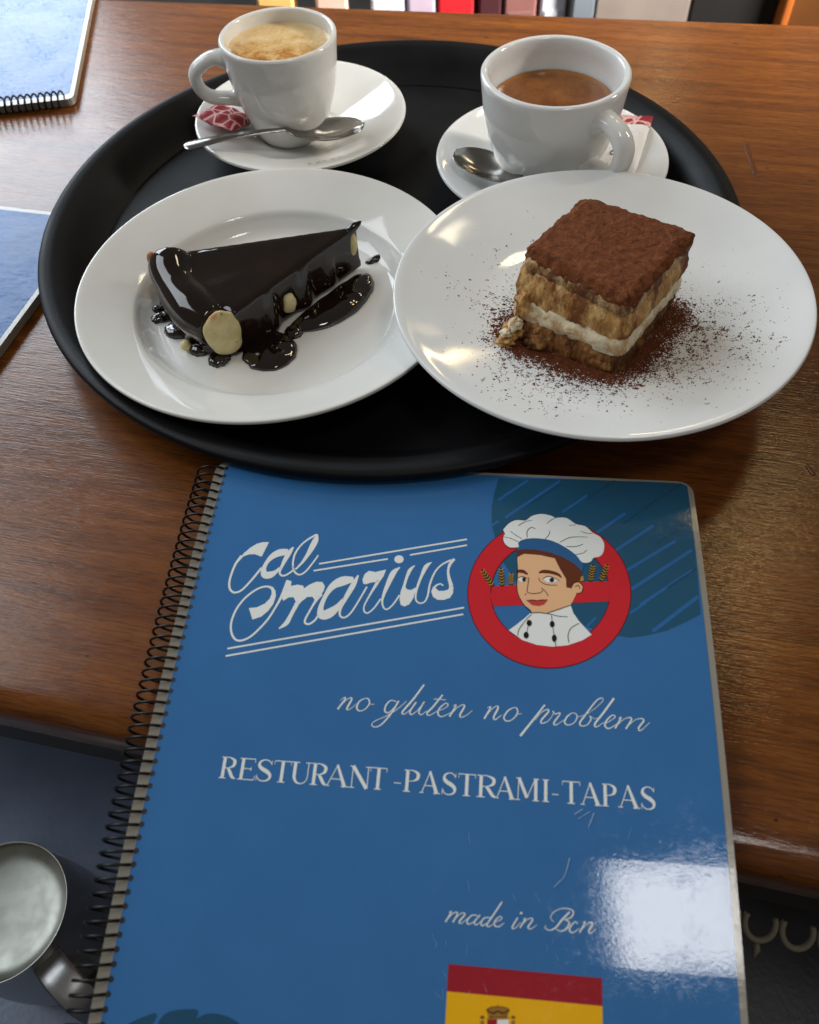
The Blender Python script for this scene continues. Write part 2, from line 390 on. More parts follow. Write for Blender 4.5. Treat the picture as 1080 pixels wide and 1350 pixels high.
# ------------------------------------------------------------------ sugar packets
def packet_mat(name, ythr):
    m = mat(name, (.8, .8, .8, 1), .42); t = NT(m)
    tc = t.n('ShaderNodeTexCoord'); sx = t.n('ShaderNodeSeparateXYZ'); t.l(tc.outputs['Object'], sx.inputs[0])
    msk = t.rng(sx.outputs['Y'], ythr-.0002, ythr+.0002, 0, 1)
    def rings(scale, off):
        v = t.n('ShaderNodeTexVoronoi', feature='DISTANCE_TO_EDGE'); v.inputs['Scale'].default_value = scale
        mp = t.n('ShaderNodeMapping'); mp.inputs['Location'].default_value = off; t.l(tc.outputs['Object'], mp.inputs[0]); t.l(mp.outputs[0], v.inputs['Vector'])
        return t.rng(v.outputs['Distance'], .05, .075, 1, 0)
    lines = rings(125, (.013, .004, 0))
    red = t.mix(lines, lin(150, 30, 40), lin(225, 175, 170))
    t.base(t.mix(msk, (.78, .77, .74, 1), red)); t.bump(t.noise(tc.outputs['Object'], 160, 3), .3, .0015); return m
def packet(loc, rot, L, W, H, m, label, mark=None):
    n = 22; vs, fs = [], []
    for sgn in (1, -1):
        for i in range(n+1):
            for j in range(n+1):
                u, v = -1+2*i/n, -1+2*j/n
                b = max(0, 1-u**4)*max(0, 1-(v/.86)**4) if abs(v) < .86 else 0
                z = sgn*(H*b**.7*(1+.35*noise.noise((u*1.7, v*1.7, sgn*3+loc[0]*50)))+.00015)+.0008*noise.noise((u*2, v*2, 7))
                z += (.0006*math.sin(v*90) if abs(v) > .86 else 0)
                vs.append((u*W/2*(1-.05*b), v*L/2, z))
        o = 0 if sgn > 0 else (n+1)**2
        for i in range(n):
            for j in range(n):
                a = o+i*(n+1)+j; f = (a, a+n+1, a+n+2, a+1); fs.append(f if sgn > 0 else f[::-1])
    o = obj('sugar_packet', vs, fs, m); o.location = loc; o.rotation_euler = rot
    return tag(o, label, 'sugar packet', 'paper sugar packets on the saucers')
packet((-.0985, .5135, .0225), (R(14), R(-8), R(152)), .040, .029, .0038, packet_mat('red_white_paper', -.0035), 'red and white sugar packet leaning on the espresso cup below its handle')
pk2 = packet((.1400, .4560, .0200), (R(10), R(-6), R(-24)), .052, .026, .0028, packet_mat('white_red_end_paper', .0165), 'white sugar packet with a red end behind the wide cup handle')
g = [(.0012*math.cos(R(a))*1.2-.003, .0016*math.sin(R(a))-.010, .0032) for a in range(20, 380, 30)]
v, f = tube_data(g, .0003, 6); obj('printed_mark', v, f, INK, pk2)

# ------------------------------------------------------------------ chocolate glazed cheesecake
GLAZE = mat('chocolate_glaze', (.011, .0042, .0022, 1), .07, spec=.5, coat=.15, coat_rough=.03); t = NT(GLAZE); c_ = t.coords()
t.base(t.mix(t.rng(t.noise(c_, 45, 3), .35, .7, 0, 1), (.007, .0028, .0016, 1), (.014, .0058, .003, 1)))
t.rough(t.rng(t.noise(c_, 30, 3), .35, .7, .04, .12)); t.bump(t.noise(c_, 70, 2), .10, .0012)
SAUCE = mat('chocolate_sauce', (.009, .0035, .002, 1), .05, spec=.6, coat=.5, coat_rough=.02)
CHEESE = mat('cheesecake', (.62, .50, .28, 1), .6); t = NT(CHEESE); c_ = t.coords()
CHEESE.node_tree.nodes['Principled BSDF'].inputs['Subsurface Weight'].default_value = .25
CHEESE.node_tree.nodes['Principled BSDF'].inputs['Subsurface Radius'].default_value = (.004, .003, .0015)
CHEESE.node_tree.nodes['Principled BSDF'].inputs['Subsurface Scale'].default_value = .6
sx = t.n('ShaderNodeSeparateXYZ'); tcx = t.n('ShaderNodeTexCoord'); t.l(tcx.outputs['Object'], sx.inputs[0])
pale = t.ramp(t.noise(c_, 160, 4), [(.3, lin(196, 178, 122)), (.7, lin(220, 206, 158))])
pores = t.rng(t.noise(c_, 240, 2), .68, .74, 0, 1)
pale = t.mix(pores, pale, lin(150, 112, 58))
brown = t.rng(t.math('ADD', t.math('SUBTRACT', sx.outputs['Z'], t.math('MULTIPLY', sx.outputs['X'], .6)), t.math('MULTIPLY', t.noise(c_, 160, 4), .012)), .0375, .0420, 0, .85)
t.base(t.mix(brown, pale, lin(170, 98, 36))); t.bump(t.noise(c_, 300, 4), .5, .0008)

cake = empty('cake_slice', (-.075, .345, .0076)); tag(cake, 'wedge of cheesecake under glossy dark chocolate glaze on the rimmed plate', 'cake')
CAKE0 = Vector(cake.location)
def rel(p, o): return Vector(p)-o
def prism(poly_b, zb, poly_t, zt):
    n = len(poly_b); vs = [(*p, zb) for p in poly_b]+[(*p, zt if not isinstance(zt, list) else zt[i]) for i, p in enumerate(poly_t)]
    fs = [tuple(range(n))[::-1], tuple(range(n, 2*n))]+[(i, (i+1) % n, n+(i+1) % n, n+i) for i in range(n)]
    return vs, fs
def ellipsoid(c, r, axes=None, seg=14, rings=9):
    vs, fs = [], []
    ax = axes or (Vector((1, 0, 0)), Vector((0, 1, 0)), Vector((0, 0, 1)))
    for i in range(rings+1):
        ph = math.pi*i/rings
        for k in range(seg):
            th = 2*math.pi*k/seg
            vs.append(Vector(c)+ax[0]*r[0]*math.sin(ph)*math.cos(th)+ax[1]*r[1]*math.sin(ph)*math.sin(th)+ax[2]*r[2]*math.cos(ph))
    for i in range(rings):
        for k in range(seg): fs.append((i*seg+k, (i+1)*seg+k, (i+1)*seg+(k+1) % seg, i*seg+(k+1) % seg))
    return vs, fs
def rough_lump(c, r, axes, seed, amp=.16):
    v, f = ellipsoid((0, 0, 0), (1, 1, 1), None, 28, 18); out = []
    for p in v:
        k = 1+amp*noise.noise(Vector(p)*1.3+Vector((seed, 0, 0)))+amp*.5*noise.noise(Vector(p)*3.7+Vector((0, seed, 0)))
        out.append(Vector(c)+axes[0]*p[0]*r[0]*k+axes[1]*p[1]*r[1]+axes[2]*p[2]*r[2]*k)
    return out, f
def merged(name, parts, material, parent, origin, voxel, smooth_it, fac=.5):
    vs, fs = [], []
    for v, f in parts:
        b = len(vs); vs += [Vector(p)-origin for p in v]; fs += [tuple(i+b for i in q) for q in f]
    o = obj(name, vs, fs, material, parent)
    m = o.modifiers.new('fuse', 'REMESH'); m.mode = 'VOXEL'; m.voxel_size = voxel; m.use_smooth_shade = True
    s = o.modifiers.new('soften', 'SMOOTH'); s.factor = fac; s.iterations = smooth_it
    return o
cC, cB, cA_, cMid = (-.0165, .3745), (-.0820, .3085), (-.1215, .3625), (-.1085, .3315)
fr = (Vector(cB)-Vector(cC)).normalized()                       # along the front cut face, towards the crust
fn = Vector((-fr.y, fr.x)); fn = fn if fn.y < 0 else -fn        # outward of the front face
F3, N3 = Vector((fr.x, fr.y, 0)), Vector((fn.x, fn.y, 0))
def front(s, out, z): return Vector((*cC, z))+F3*s+N3*out       # s metres from the tip along the front face
LF = (Vector(cB)-Vector(cC)).length
zb = .0078
gl = [prism([cC, cA_, cMid, cB], zb, [(cC[0]-.001, cC[1]), (cA_[0]+.004, cA_[1]-.001), (cMid[0]+.004, cMid[1]+.002), (cB[0]+.0035, cB[1]+.0055)], [.0345, .0340, .0325, .0325])]
lip = catmull([(-.1150, .3595, .0295), (-.1130, .3495, .0280), (-.1075, .3365, .0258), (-.0985, .3240, .0240), (-.0895, .3160, .0230)], 8)
gl.append(tube_data(lip, [.0116+.0005*math.sin(i*.35) for i in range(len(lip))], 20))
skirt = [(-.1235, .3640), (-.1265, .3560), (-.1262, .3500), (-.1232, .3450), (-.1225, .3400), (-.1175, .3350), (-.1170, .3295), (-.1115, .3255), (-.1085, .3195), (-.1030, .3170), (-.0990, .3120), (-.0940, .3110), (-.0890, .3072), (-.0850, .3085), (-.0880, .3180), (-.1060, .3420)]
gl.append(prism(skirt, zb+.0004, [(x+.0055, y+.004) for x, y in skirt], .030))
for s_, wd, z1 in ((.022, .0060, .010), (.041, .0068, .009), (.064, .0065, .008)):
    gl.append(tube_data([front(s_, -.0058, .0315), front(s_+.002, -.0052, .024), front(s_+.003, -.0046, z1)], [wd*.8, wd, wd*1.15], 12))
gl.append(tube_data([(-.0215, .3725, .0335), (-.0165, .3745, .0352), (-.0148, .3755, .0368)], [.0030, .0019, .0007], 8))
glz = merged('chocolate_glaze', gl, GLAZE, cake, CAKE0, .0009, 26)
# pale cheesecake showing where the glaze ran off
ax_e = (Vector((.93, .37, 0)), Vector((.37, -.93, 0)), Vector((0, 0, 1)))
ax_f = (F3, N3, Vector((0, 0, 1)))
ch = [prism([(cC[0]-.006, cC[1]-.004), (cA_[0]+.007, cA_[1]-.004), (cMid[0]+.007, cMid[1]+.002), (cB[0]+.001, cB[1]+.005)], zb+.001, [(cC[0]-.008, cC[1]-.004), (cA_[0]+.009, cA_[1]-.004), (cMid[0]+.009, cMid[1]+.002), (cB[0]+.002, cB[1]+.006)], .031)]
ch.append(rough_lump((-.0858, .3122, .0225), (.0094, .0050, .0122), ax_e, 3.3))
ch.append(rough_lump((-.0850, .3118, .0168), (.0078, .0052, .0076), ax_e, 8.1))
ch.append(rough_lump(front(.0540, -.0004, .0172), (.0042, .0030, .0060), ax_f, 5.0, .3))
ch.append(rough_lump(front(.0052, -.0017, .0248), (.0027, .0028, .0084), ax_f, 6.0, .3))
ch.append(ellipsoid((-.1236, .3580, .0330), (.0028, .0028, .0048)))
ch.append(ellipsoid((-.1075, .3165, .0110), (.0030, .0030, .0030)))
merged('cheesecake', ch, CHEESE, cake, CAKE0, .0009, 3)
def blob(name, outline, height, material, parent, origin, zbase, wob=.06, seed=0):
    O = catmull(outline, 6, True); cx = sum((p for p in O), Vector((0, 0)))/len(O); N = len(O)
    vs, fs = [], []; rings = 9
    for i in range(rings):
        t_ = i/(rings-1); sc_ = math.cos(t_*math.pi/2)**.85; z = height*math.sin(t_*math.pi/2)**.8
        for k, p in enumerate(O):
            d = p-cx; q = cx+d*max(sc_, .001)*(1+wob*noise.noise((k*.35, seed, 1))*(1-t_))
            vs.append(Vector((q.x, q.y, zbase+z*(1+.25*noise.noise((q.x*160, q.y*160, seed)))))-origin)
    for i in range(rings-1):
        for k in range(N): fs.append((i*N+k, i*N+(k+1) % N, (i+1)*N+(k+1) % N, (i+1)*N+k))
    return obj(name, vs, fs, material, parent)
def ell(cx, cy, a, b, rot, n=10): 
    c, s = math.cos(R(rot)), math.sin(R(rot))
    return [Vector((cx+a*math.cos(2*math.pi*k/n)*c-b*math.sin(2*math.pi*k/n)*s, cy+a*math.cos(2*math.pi*k/n)*s+b*math.sin(2*math.pi*k/n)*c)) for k in range(n)]
ZP = .0077
blob('sauce_puddle', ell(-.0655, .3120, .0140, .0145, 20), .0034, SAUCE, cake, CAKE0, ZP, .1, 1)
blob('sauce_puddle', [Vector(p) for p in ((-.057, .3275), (-.047, .3245), (-.034, .3275), (-.021, .3375), (-.0125, .3520), (-.0115, .3630), (-.0165, .3680), (-.026, .3620), (-.040, .3480))], .0042, SAUCE, cake, CAKE0, ZP, .04, 2)
blob('sauce_drop', ell(-.0535, .3245, .0048, .0048, 0), .0032, SAUCE, cake, CAKE0, ZP, .1, 3)
blob('sauce_drop', ell(-.1140, .3310, .0072, .0058, -10), .0040, SAUCE, cake, CAKE0, ZP, .16, 4)
blob('sauce_drop', ell(-.1010, .3165, .0062, .0052, -10), .0036, SAUCE, cake, CAKE0, ZP, .12, 5)
blob('sauce_drop', ell(-.0905, .3085, .0055, .0062, -35), .0034, SAUCE, cake, CAKE0, ZP, .14, 6)
blob('sauce_drop', ell(-.1235, .3420, .0075, .0036, 30), .0034, SAUCE, cake, CAKE0, ZP, .25, 7)
blob('sauce_drop', ell(-.1265, .3480, .0040, .0030, 0), .0030, SAUCE, cake, CAKE0, ZP, .2, 9)
blob('sauce_drop', ell(-.0090, .3790, .0070, .0026, 20), .0030, SAUCE, cake, CAKE0, ZP, .3, 8)

# ------------------------------------------------------------------ tiramisu
def crumb_mat(name, stops, scale, bump=.6, rough=.85, detail=6, sss=0, dark=None, zs=1.0):
    m = mat(name, stops[0][1], rough, spec=.25); t = NT(m); c = t.coords((1, 1, zs))
    n1 = t.noise(c, scale, detail, .68, .4)
    col = t.ramp(n1, stops)
    if dark:
        col = t.mix(t.rng(t.noise(c, scale*.45, 5, .7), dark[0], dark[0]+.1, 0, dark[2]), col, dark[1])
    t.base(col); t.bump(t.math('ADD', n1, t.noise(c, scale*3.3, 4)), bump, .0014)
    if sss:
        t.b.inputs['Subsurface Weight'].default_value = sss; t.b.inputs['Subsurface Radius'].default_value = (.003, .002, .001)
        t.b.inputs['Subsurface Scale'].default_value = .5
    return m
COCOA = crumb_mat('cocoa', [(.28, lin(68, 35, 17)), (.5, lin(110, 60, 32)), (.72, lin(138, 82, 47))], 340, .5, .95)
SPONGE_U = crumb_mat('soaked_sponge', [(.3, lin(128, 82, 36)), (.5, lin(190, 144, 84)), (.68, lin(226, 192, 134))], 210, .4, .6, dark=(.50, lin(112, 62, 28), .95), zs=.45)
SPONGE_L = crumb_mat('coffee_soaked_sponge', [(.3, lin(88, 50, 22)), (.5, lin(140, 94, 50)), (.7, lin(204, 160, 102))], 210, .45, .55, dark=(.46, lin(70, 36, 14), .9), zs=.5)
CREAM = crumb_mat('mascarpone_cream', [(.3, lin(206, 188, 150)), (.6, lin(236, 224, 194))], 160, .5, .55, sss=.2, dark=(.50, lin(178, 134, 84), .8))
CREAM_M = crumb_mat('cream_streaked_with_cocoa', [(.34, lin(110, 68, 34)), (.5, lin(176, 138, 88)), (.70, lin(220, 198, 158))], 210, .6, .6, dark=(.46, lin(98, 54, 28), .9), zs=.45)
SYRUP = crumb_mat('syrupy_crumb', [(.3, lin(142, 92, 40)), (.6, lin(206, 164, 100))], 150, .6, .3, sss=.1)
tira = empty('tiramisu', (.0925, .2900, .0305)); tag(tira, 'square of tiramisu with cocoa top and layered sponge and cream', 'cake')
T0 = Vector(tira.location)
bot = [Vector(p) for p in ((.0960, .2560), (.1310, .3005), (.0880, .3330), (.0505, .2875))]     # F, R, B, L
topq = [Vector(p) for p in ((.0950, .2590), (.1335, .3022), (.0905, .3355), (.0572, .2995))]
ZT0, ZT1 = .0300, .0705
def tloop(f, n=220):
    """points round the block at height fraction f with outward normals"""
    q = [bot[i].lerp(topq[i], f) for i in range(4)]; out = []
    for i in range(4):
        a, b = q[i], q[(i+1) % 4]
        nn = Vector((b.y-a.y, a.x-b.x)).normalized()
        for k in range(n//4):
            u = k/(n//4); p = a.lerp(b, u); ed = min(u, 1-u)
            rnd = .0022*max(0, 1-ed/.07)**2
            if ed < .08:
                c0, c1 = (q[i-1], a) if u < .5 else (b, q[(i+2) % 4])
                n2 = Vector((c1.y-c0.y, c0.x-c1.x)).normalized(); wgt = .5*(1-ed/.08)
                nm = (nn*(1-wgt)+n2*wgt).normalized()
            else: nm = nn
            out.append((p, nm, i, u, rnd))
    return out
def tz(f, p): return ZT0+(ZT1-ZT0)*f + (p.y-.29)*PR_TY+(p.x-.0925)*PR_TX
def tlayer(name, f0, f1, material, rough_amp, freq, bulge, rows=9, cap=True, edge_fn=None, seed=0, inset=.0):
    vs, fs = [], []; n = 220; ctr = sum(bot, Vector((0, 0)))/4
    for r_ in range(rows+1):
        t_ = r_/rows; 
        for k, (p, nn, i, u, rnd) in enumerate(tloop(f0+(f1-f0)*t_, n)):
            lo = f0+(edge_fn(i, u) if edge_fn else 0); f = lo+(f1-lo)*t_
            z = tz(f, p)
            v3 = Vector((p.x*freq, p.y*freq, z*freq+seed))
            d = rough_amp*(noise.noise(v3)+.6*noise.noise(v3*2.3)+.4*noise.noise(v3*5.1))
            d += bulge*math.sin(math.pi*t_)-inset-rnd
            if cap and name == 'cocoa_topping': d -= .0016*max(0, t_-.6)/.4
            q = p+nn*d
            z += .0006*noise.noise((p.x*400, p.y*400, seed+z*300))
            vs.append(Vector((q.x, q.y, z))-T0)
    last = rows*n
    ctr2 = sum(((vs[last+k]+T0).xy for k in range(n)), Vector((0, 0)))/n
    rings = 40 if cap else 2
    for c in range(1, rings+1):
        s = 1-c/rings
        for k in range(n):
            e = vs[last+k]+T0; p = Vector((ctr2.x+(e.x-ctr2.x)*s, ctr2.y+(e.y-ctr2.y)*s)) if s > 0 else ctr2+Vector((e.x-ctr2.x, e.y-ctr2.y))*.002
            z = tz(f1, p)
            if cap:
                g_ = min(1, c/3); z += g_*(.0007*noise.noise((p.x*60, p.y*60, 3))+.0003*noise.noise((p.x*260, p.y*260, 5))+.00025*noise.noise((p.x*420+p.y*300, p.y*800-p.x*500, 9)))+.0007*g_
            vs.append(Vector((p.x, p.y, z))-T0)
    for r_ in range(rows+rings):
        for k in range(n): fs.append((r_*n+k, r_*n+(k+1) % n, (r_+1)*n+(k+1) % n, (r_+1)*n+k))
    return obj(name, vs, fs, material, tira)
def wav(a, s): return lambda i, u: a*noise.noise((u*4+i*7, s, 0))
def front_sag(i, u):
    near = max(0, 1-(1-u if i == 3 else u if i == 0 else 9)/.28)
    left_face = 1 if i == 3 else 0
    return -.07*near-.065*left_face+.06*noise.noise((u*7+i*5, 2.2, 0))+.055*noise.noise((u*19+i*5, 4.2, 0))
tlayer('lower_sponge', 0, .30, SPONGE_L, .0009, 170, .0006, 10, False, None, 1)
tlayer('middle_cream', .265, .49, CREAM, .0008, 190, .0014, 10, False, wav(.05, 8), 2)
tlayer('upper_sponge', .46, .80, SPONGE_U, .0009, 190, .0014, 12, False, lambda i, u: .05*noise.noise((u*4+i*7, 3, 0))+.03*noise.noise((u*14+i*7, 3, 0))-(.13*max(0, 1-u/.45) if i == 3 else 0), 3)
tlayer('upper_cream', .79, .92, CREAM_M, .0010, 200, .0007, 8, False, wav(.04, 6), 4)
tlayer('cocoa_topping', .90, 1.0, COCOA, .0009, 260, .0006, 12, True, front_sag, 5)
def lump(name, c, r, material, seed, amp=.35):
    v, f = ellipsoid((0, 0, 0), (1, 1, 1), None, 24, 16)
    vv = []
    for p in v:
        k = 1+amp*noise.noise(Vector(p)*1.6+Vector((seed, 0, 0)))+amp*.5*noise.noise(Vector(p)*4+Vector((seed, 3, 0)))
        vv.append(Vector((c[0]+p[0]*r[0]*k, c[1]+p[1]*r[1]*k, c[2]+p[2]*r[2]*k))-T0)
    o = obj(name, vv, f, material, tira); return o
lump('crumb', (.0530, .2862, .0345), (.0050, .0042, .0046), SYRUP, 1, .6)
lump('crumb', (.0485, .2812, .0322), (.0038, .0030, .0026), SYRUP, 2, .7)
lump('crumb', (.0570, .2895, .0470), (.0040, .0040, .0060), SPONGE_U, 3, .6)
lump('cream_dollop', (.0535, .2850, .0400), (.0034, .0032, .0028), CREAM, 6, .6)
lump('cream_dollop', (.0497, .2838, .0358), (.0026, .0024, .0018), CREAM, 7, .6)
lump('crumb', (.0640, .2785, .0335), (.0055, .0030, .0040), SPONGE_L, 8, .6)

# cocoa powder scattered on the plate
def make_cocoa():
    vs, fs = [], []
    ctr = Vector((.0925, .2945)); inv = PRM.inverted(); rnd = random.Random(11)
    quads = tloop(0, 220)
    def add(p, s):
        l = inv @ Vector((p.x, p.y, .031)); r = math.hypot(l.x, l.y)
        if r > .088: return
        z = zpr(r)
        b = len(vs); a = rnd.uniform(0, 6.28); h = s*rnd.uniform(.25, .5)
        for k in range(4):
            vs.append((l.x+s*rnd.uniform(.6, 1.2)*math.cos(a+k*1.5708), l.y+s*rnd.uniform(.6, 1.2)*math.sin(a+k*1.5708), z-.00005+.0))
        vs.append((l.x+s*.2, l.y, z+h))
        fs.extend([(b, b+1, b+4), (b+1, b+2, b+4), (b+2, b+3, b+4), (b+3, b, b+4)])
    sc_ = {0: .0088, 1: .0038, 2: .0085, 3: .0098}
    wt = [.38, .08, .17, .37]
    while len(fs) < 4*20000:
        i = rnd.choices((0, 1, 2, 3), wt)[0]; u = rnd.random()
        if i == 0: u = min(1, rnd.random()**.8)
        if i == 2: u = rnd.random()**.7
        p, nn, _, _, _ = quads[i*55+min(54, int(u*55))]
        s = sc_[i]*(1.0+(.9*u if i == 0 else 0)+(.3*noise.noise((u*6, i, 0))))
        cl = 1+.7*noise.noise((p.x*220, p.y*220, 4))
        d = rnd.expovariate(1/(s*cl))*rnd.choice((1, 1, .6)) - .001
        q = p+nn*d+Vector((rnd.gauss(0, .0024), rnd.gauss(0, .0024)))
        if d > .012 and noise.noise((q.x*300, q.y*300, 8)) < -.1: continue
        add(q, rnd.uniform(.00022, .00055)*(1.6 if rnd.random() < .12 else 1)*(1.4 if d < .008 else 1))
    for _ in range(330):       # clumps
        i = rnd.choices((0, 1, 2, 3), wt)[0]; u = rnd.random(); p, nn, _a, _b, _c = quads[i*55+min(54, int(u*55))]
        far = rnd.expovariate(1/.0098)*(1.5 if i == 0 and u > .4 else 1); cq = p+nn*far; sg = rnd.uniform(.0005, .0017)*max(.35, 1-far/.03)
        for _k in range(int(46*max(.15, 1-far/.028))): add(cq+Vector((rnd.gauss(0, sg*1.3), rnd.gauss(0, sg))), rnd.uniform(.00028, .00060))
    for _ in range(4500):      # fine powder
        i = rnd.choices((0, 1, 2, 3), wt)[0]; u = rnd.random(); p, nn, _a, _b, _c = quads[i*55+min(54, int(u*55))]
        q = p+nn*rnd.expovariate(1/.012)+Vector((rnd.gauss(0, .004), rnd.gauss(0, .004)))
        if noise.noise((q.x*160, q.y*160, 2)) > -.15: add(q, rnd.uniform(.00006, .00016))
    # far thin scatter, heavier on the right
    for _ in range(1500):
        a = rnd.gauss(R(-38), R(62)); d = .028+abs(rnd.gauss(.012, .016))
        add(Vector((ctr.x+math.cos(a)*d, ctr.y+math.sin(a)*d)), rnd.uniform(.00012, .00034)*(2.0 if rnd.random() < .10 else 1))
    for _ in range(900):
        a = rnd.gauss(R(0), R(22)); d = .045+abs(rnd.gauss(.004, .013))
        add(Vector((ctr.x+math.cos(a)*d, ctr.y+math.sin(a)*d)), rnd.uniform(.0001, .00026))
    o = obj('cocoa_powder', vs, fs, crumb_mat('loose_cocoa', [(.3, lin(72, 35, 16)), (.7, lin(116, 63, 34))], 400, .2, .95), None, False); o.matrix_world = PRM
    tag(o, 'brown cocoa powder sprinkled on the plate round the tiramisu', 'cocoa', kind='stuff')
make_cocoa()

# ------------------------------------------------------------------ the spiral bound menu
MX, MY, MTH, MW, MA, MB, MZ = -.0800, .2349, R(-7.88), .2004, -.0131, 1.1467, .0140
MLEN = .288
mct, mst = math.cos(MTH), math.sin(MTH)
def cover(u, s, h=0.0):
    """cover millimetre grid (u across, s down from the top edge) on the slightly sagging menu"""
    sl = MA+MB*s; z = -(MA*s+MB*s*s/2); adv = s-(MA*MA*s+MA*MB*s*s+MB*MB*s**3/3)/2
    p = Vector((MX+u*mct+adv*mst, MY+u*mst-adv*mct, MZ+z))
    return p+Vector((mst*math.sin(sl), -mct*math.sin(sl), math.cos(sl)))*h
def view(p):
    q = p-Vector((0, 0, CAM_H)); d = q.dot(fwd); return Vector((540+1083.8*q.dot(right)/d, 675-1083.8*q.dot(up)/d))
def trace(x, y):
    """artwork tracing coordinates -> cover (u, s)"""
    u, s = .1, .12
    for _ in range(7):
        e = 1e-4; p0 = view(cover(u, s)); du = (view(cover(u+e, s))-p0)/e; ds = (view(cover(u, s+e))-p0)/e
        r = Vector((x, y))-p0; det = du.x*ds.y-du.y*ds.x
        u += (r.x*ds.y-r.y*ds.x)/det; s += (du.x*r.y-du.y*r.x)/det
    return Vector((u, s))
menu = empty('menu_book', (MX, MY, .004)); tag(menu, 'blue spiral bound restaurant menu with white lettering in front of the tray', 'menu')
MO = Vector(menu.location)
GRID = [.008*k for k in range(1, 37)]
def bend(name, bm, h, material, parent, thick=0):
    for s in GRID:
        bmesh.ops.bisect_plane(bm, geom=bm.verts[:]+bm.edges[:]+bm.faces[:], plane_co=(0, s, 0), plane_no=(0, 1, 0), dist=1e-7)
    if thick:
        for u in (.05, .1, .15):
            bmesh.ops.bisect_plane(bm, geom=bm.verts[:]+bm.edges[:]+bm.faces[:], plane_co=(u, 0, 0), plane_no=(1, 0, 0), dist=1e-7)
    for v in bm.verts: v.co = Vector((v.co.x, v.co.y, h))
    if thick:
        r = bmesh.ops.extrude_face_region(bm, geom=bm.faces[:])
        for v in r['geom']:
            if isinstance(v, bmesh.types.BMVert): v.co.z -= thick
    for v in bm.verts: v.co = cover(v.co.x, v.co.y, v.co.z)-MO
    bm.normal_update()
    if thick: bmesh.ops.recalc_face_normals(bm, faces=bm.faces[:])
    else:
        fl_ = [f for f in bm.faces if f.normal.z < 0]
        if fl_: bmesh.ops.reverse_faces(bm, faces=fl_)
    me = bpy.data.meshes.new(name); bm.to_mesh(me); bm.free()
    return link(name, me, material, parent, False)
def add_poly(bm, pts):
    """triangulate one outline (any order) into bm"""
    pts = [Vector((p[0], p[1], 0)) for p in pts]
    vs = [bm.verts.new(p) for p in pts]
    for tri in tessellate_polygon([pts]):
        try: bm.faces.new([vs[i] for i in tri])
        except ValueError: pass
def add_strip(bm, pts):
    """ribbon through (u, s, width) points"""
    L, Rr = [], []
    for i, p in enumerate(pts):
        a, b = pts[max(i-1, 0)], pts[min(i+1, len(pts)-1)]
        d = Vector((b[0]-a[0], b[1]-a[1]))
        d = d.normalized() if d.length > 1e-9 else Vector((1, 0)); n = Vector((-d.y, d.x))*p[2]/2
        L.append(bm.verts.new((p[0]+n.x, p[1]+n.y, 0))); Rr.append(bm.verts.new((p[0]-n.x, p[1]-n.y, 0)))
    for i in range(len(pts)-1): bm.faces.new((L[i], L[i+1], Rr[i+1], Rr[i]))
class Crop:
    """a tracing frame: origin, magnification"""
    def __init__(s, x0, y0, k): s.x0, s.y0, s.k = x0, y0, k
    def p(s, x, y): return trace(s.x0+x/s.k, s.y0+y/s.k)
    def mm(s, x, y): return (s.p(x+5, y)-s.p(x, y)).length/5      # metres per traced unit
    def poly(s, bm, pts, smooth=0):
        P = [s.p(*q) for q in pts]
        add_poly(bm, catmull(P, smooth, True) if smooth else P)
    def stroke(s, bm, pts, n=5, wk=1.0):
        k = s.mm(pts[0][0], pts[0][1])*wk
        P = [Vector((*s.p(q[0], q[1]), q[2]*k)) for q in pts]
        add_strip(bm, catmull(P, n) if len(P) > 2 else P)
    def disc(s, bm, x, y, rx, ry, n=24): s.poly(bm, [(x+rx*math.cos(2*math.pi*i/n), y+ry*math.sin(2*math.pi*i/n)) for i in range(n)])
def laminate(name, col, rough=(.03, .08), vary=.10):
    m = mat(name, col, .2, spec=.5); t = NT(m); c = t.coords()
    n1 = t.noise(c, 38, 5, .6); n2 = t.noise(t.coords((40, 260, 1), (0, 0, .5)), 9, 3); n3 = t.noise(c, 900, 3, .6)
    f = t.math('ADD', t.math('MULTIPLY', n1, .65), t.math('MULTIPLY', n2, .35))
    n4 = t.noise(c, 330, 5, .75); f2 = t.math('ADD', t.math('MULTIPLY', f, .55), t.math('MULTIPLY', n4, .45))
    t.rough(t.math('ADD', t.rng(f2, .40, .60, *rough), t.rng(f2, .52, .62, 0, .10)))
    t.base(t.mix(t.rng(n1, .35, .7, 0, vary*2), col, tuple(min(1, x*1.25+.01) for x in col[:3])+(1,)))
    h = t.math('ADD', t.math('MULTIPLY', n3, .5), t.math('ADD', t.math('MULTIPLY', n1, 1.2), t.math('MULTIPLY', n2, .12)))
    t.bump(h, .05, .0006); return m
CLEAR = laminate('clear_laminate_edge', (.27, .25, .21, 1), (.06, .16))
BLUE = laminate('blue_print', lin(52, 106, 160))
TEAL = laminate('teal_print', lin(34, 82, 110))
TEALD = laminate('dark_teal_print', lin(30, 74, 102))
LINEB = laminate('light_blue_print', lin(44, 100, 158))
PWHITE = laminate('white_print', lin(226, 228, 224))
PRED = laminate('red_print', lin(200, 36, 46))
PMAROON = laminate('maroon_print', lin(92, 18, 26))
PSKIN = laminate('skin_print', lin(226, 178, 134)); PHAIR = laminate('brown_print', lin(98, 48, 28)); PBLACK = laminate('black_print', lin(28, 24, 24))
PYEL = laminate('yellow_print', lin(232, 172, 12)); PFRED = laminate('flag_red_print', lin(150, 28, 40)); PGOLD = laminate('ochre_print', lin(150, 110, 40)); PLIP = laminate('lip_print', lin(190, 62, 60))
BANDB = laminate('hat_band_print', lin(44, 92, 140))
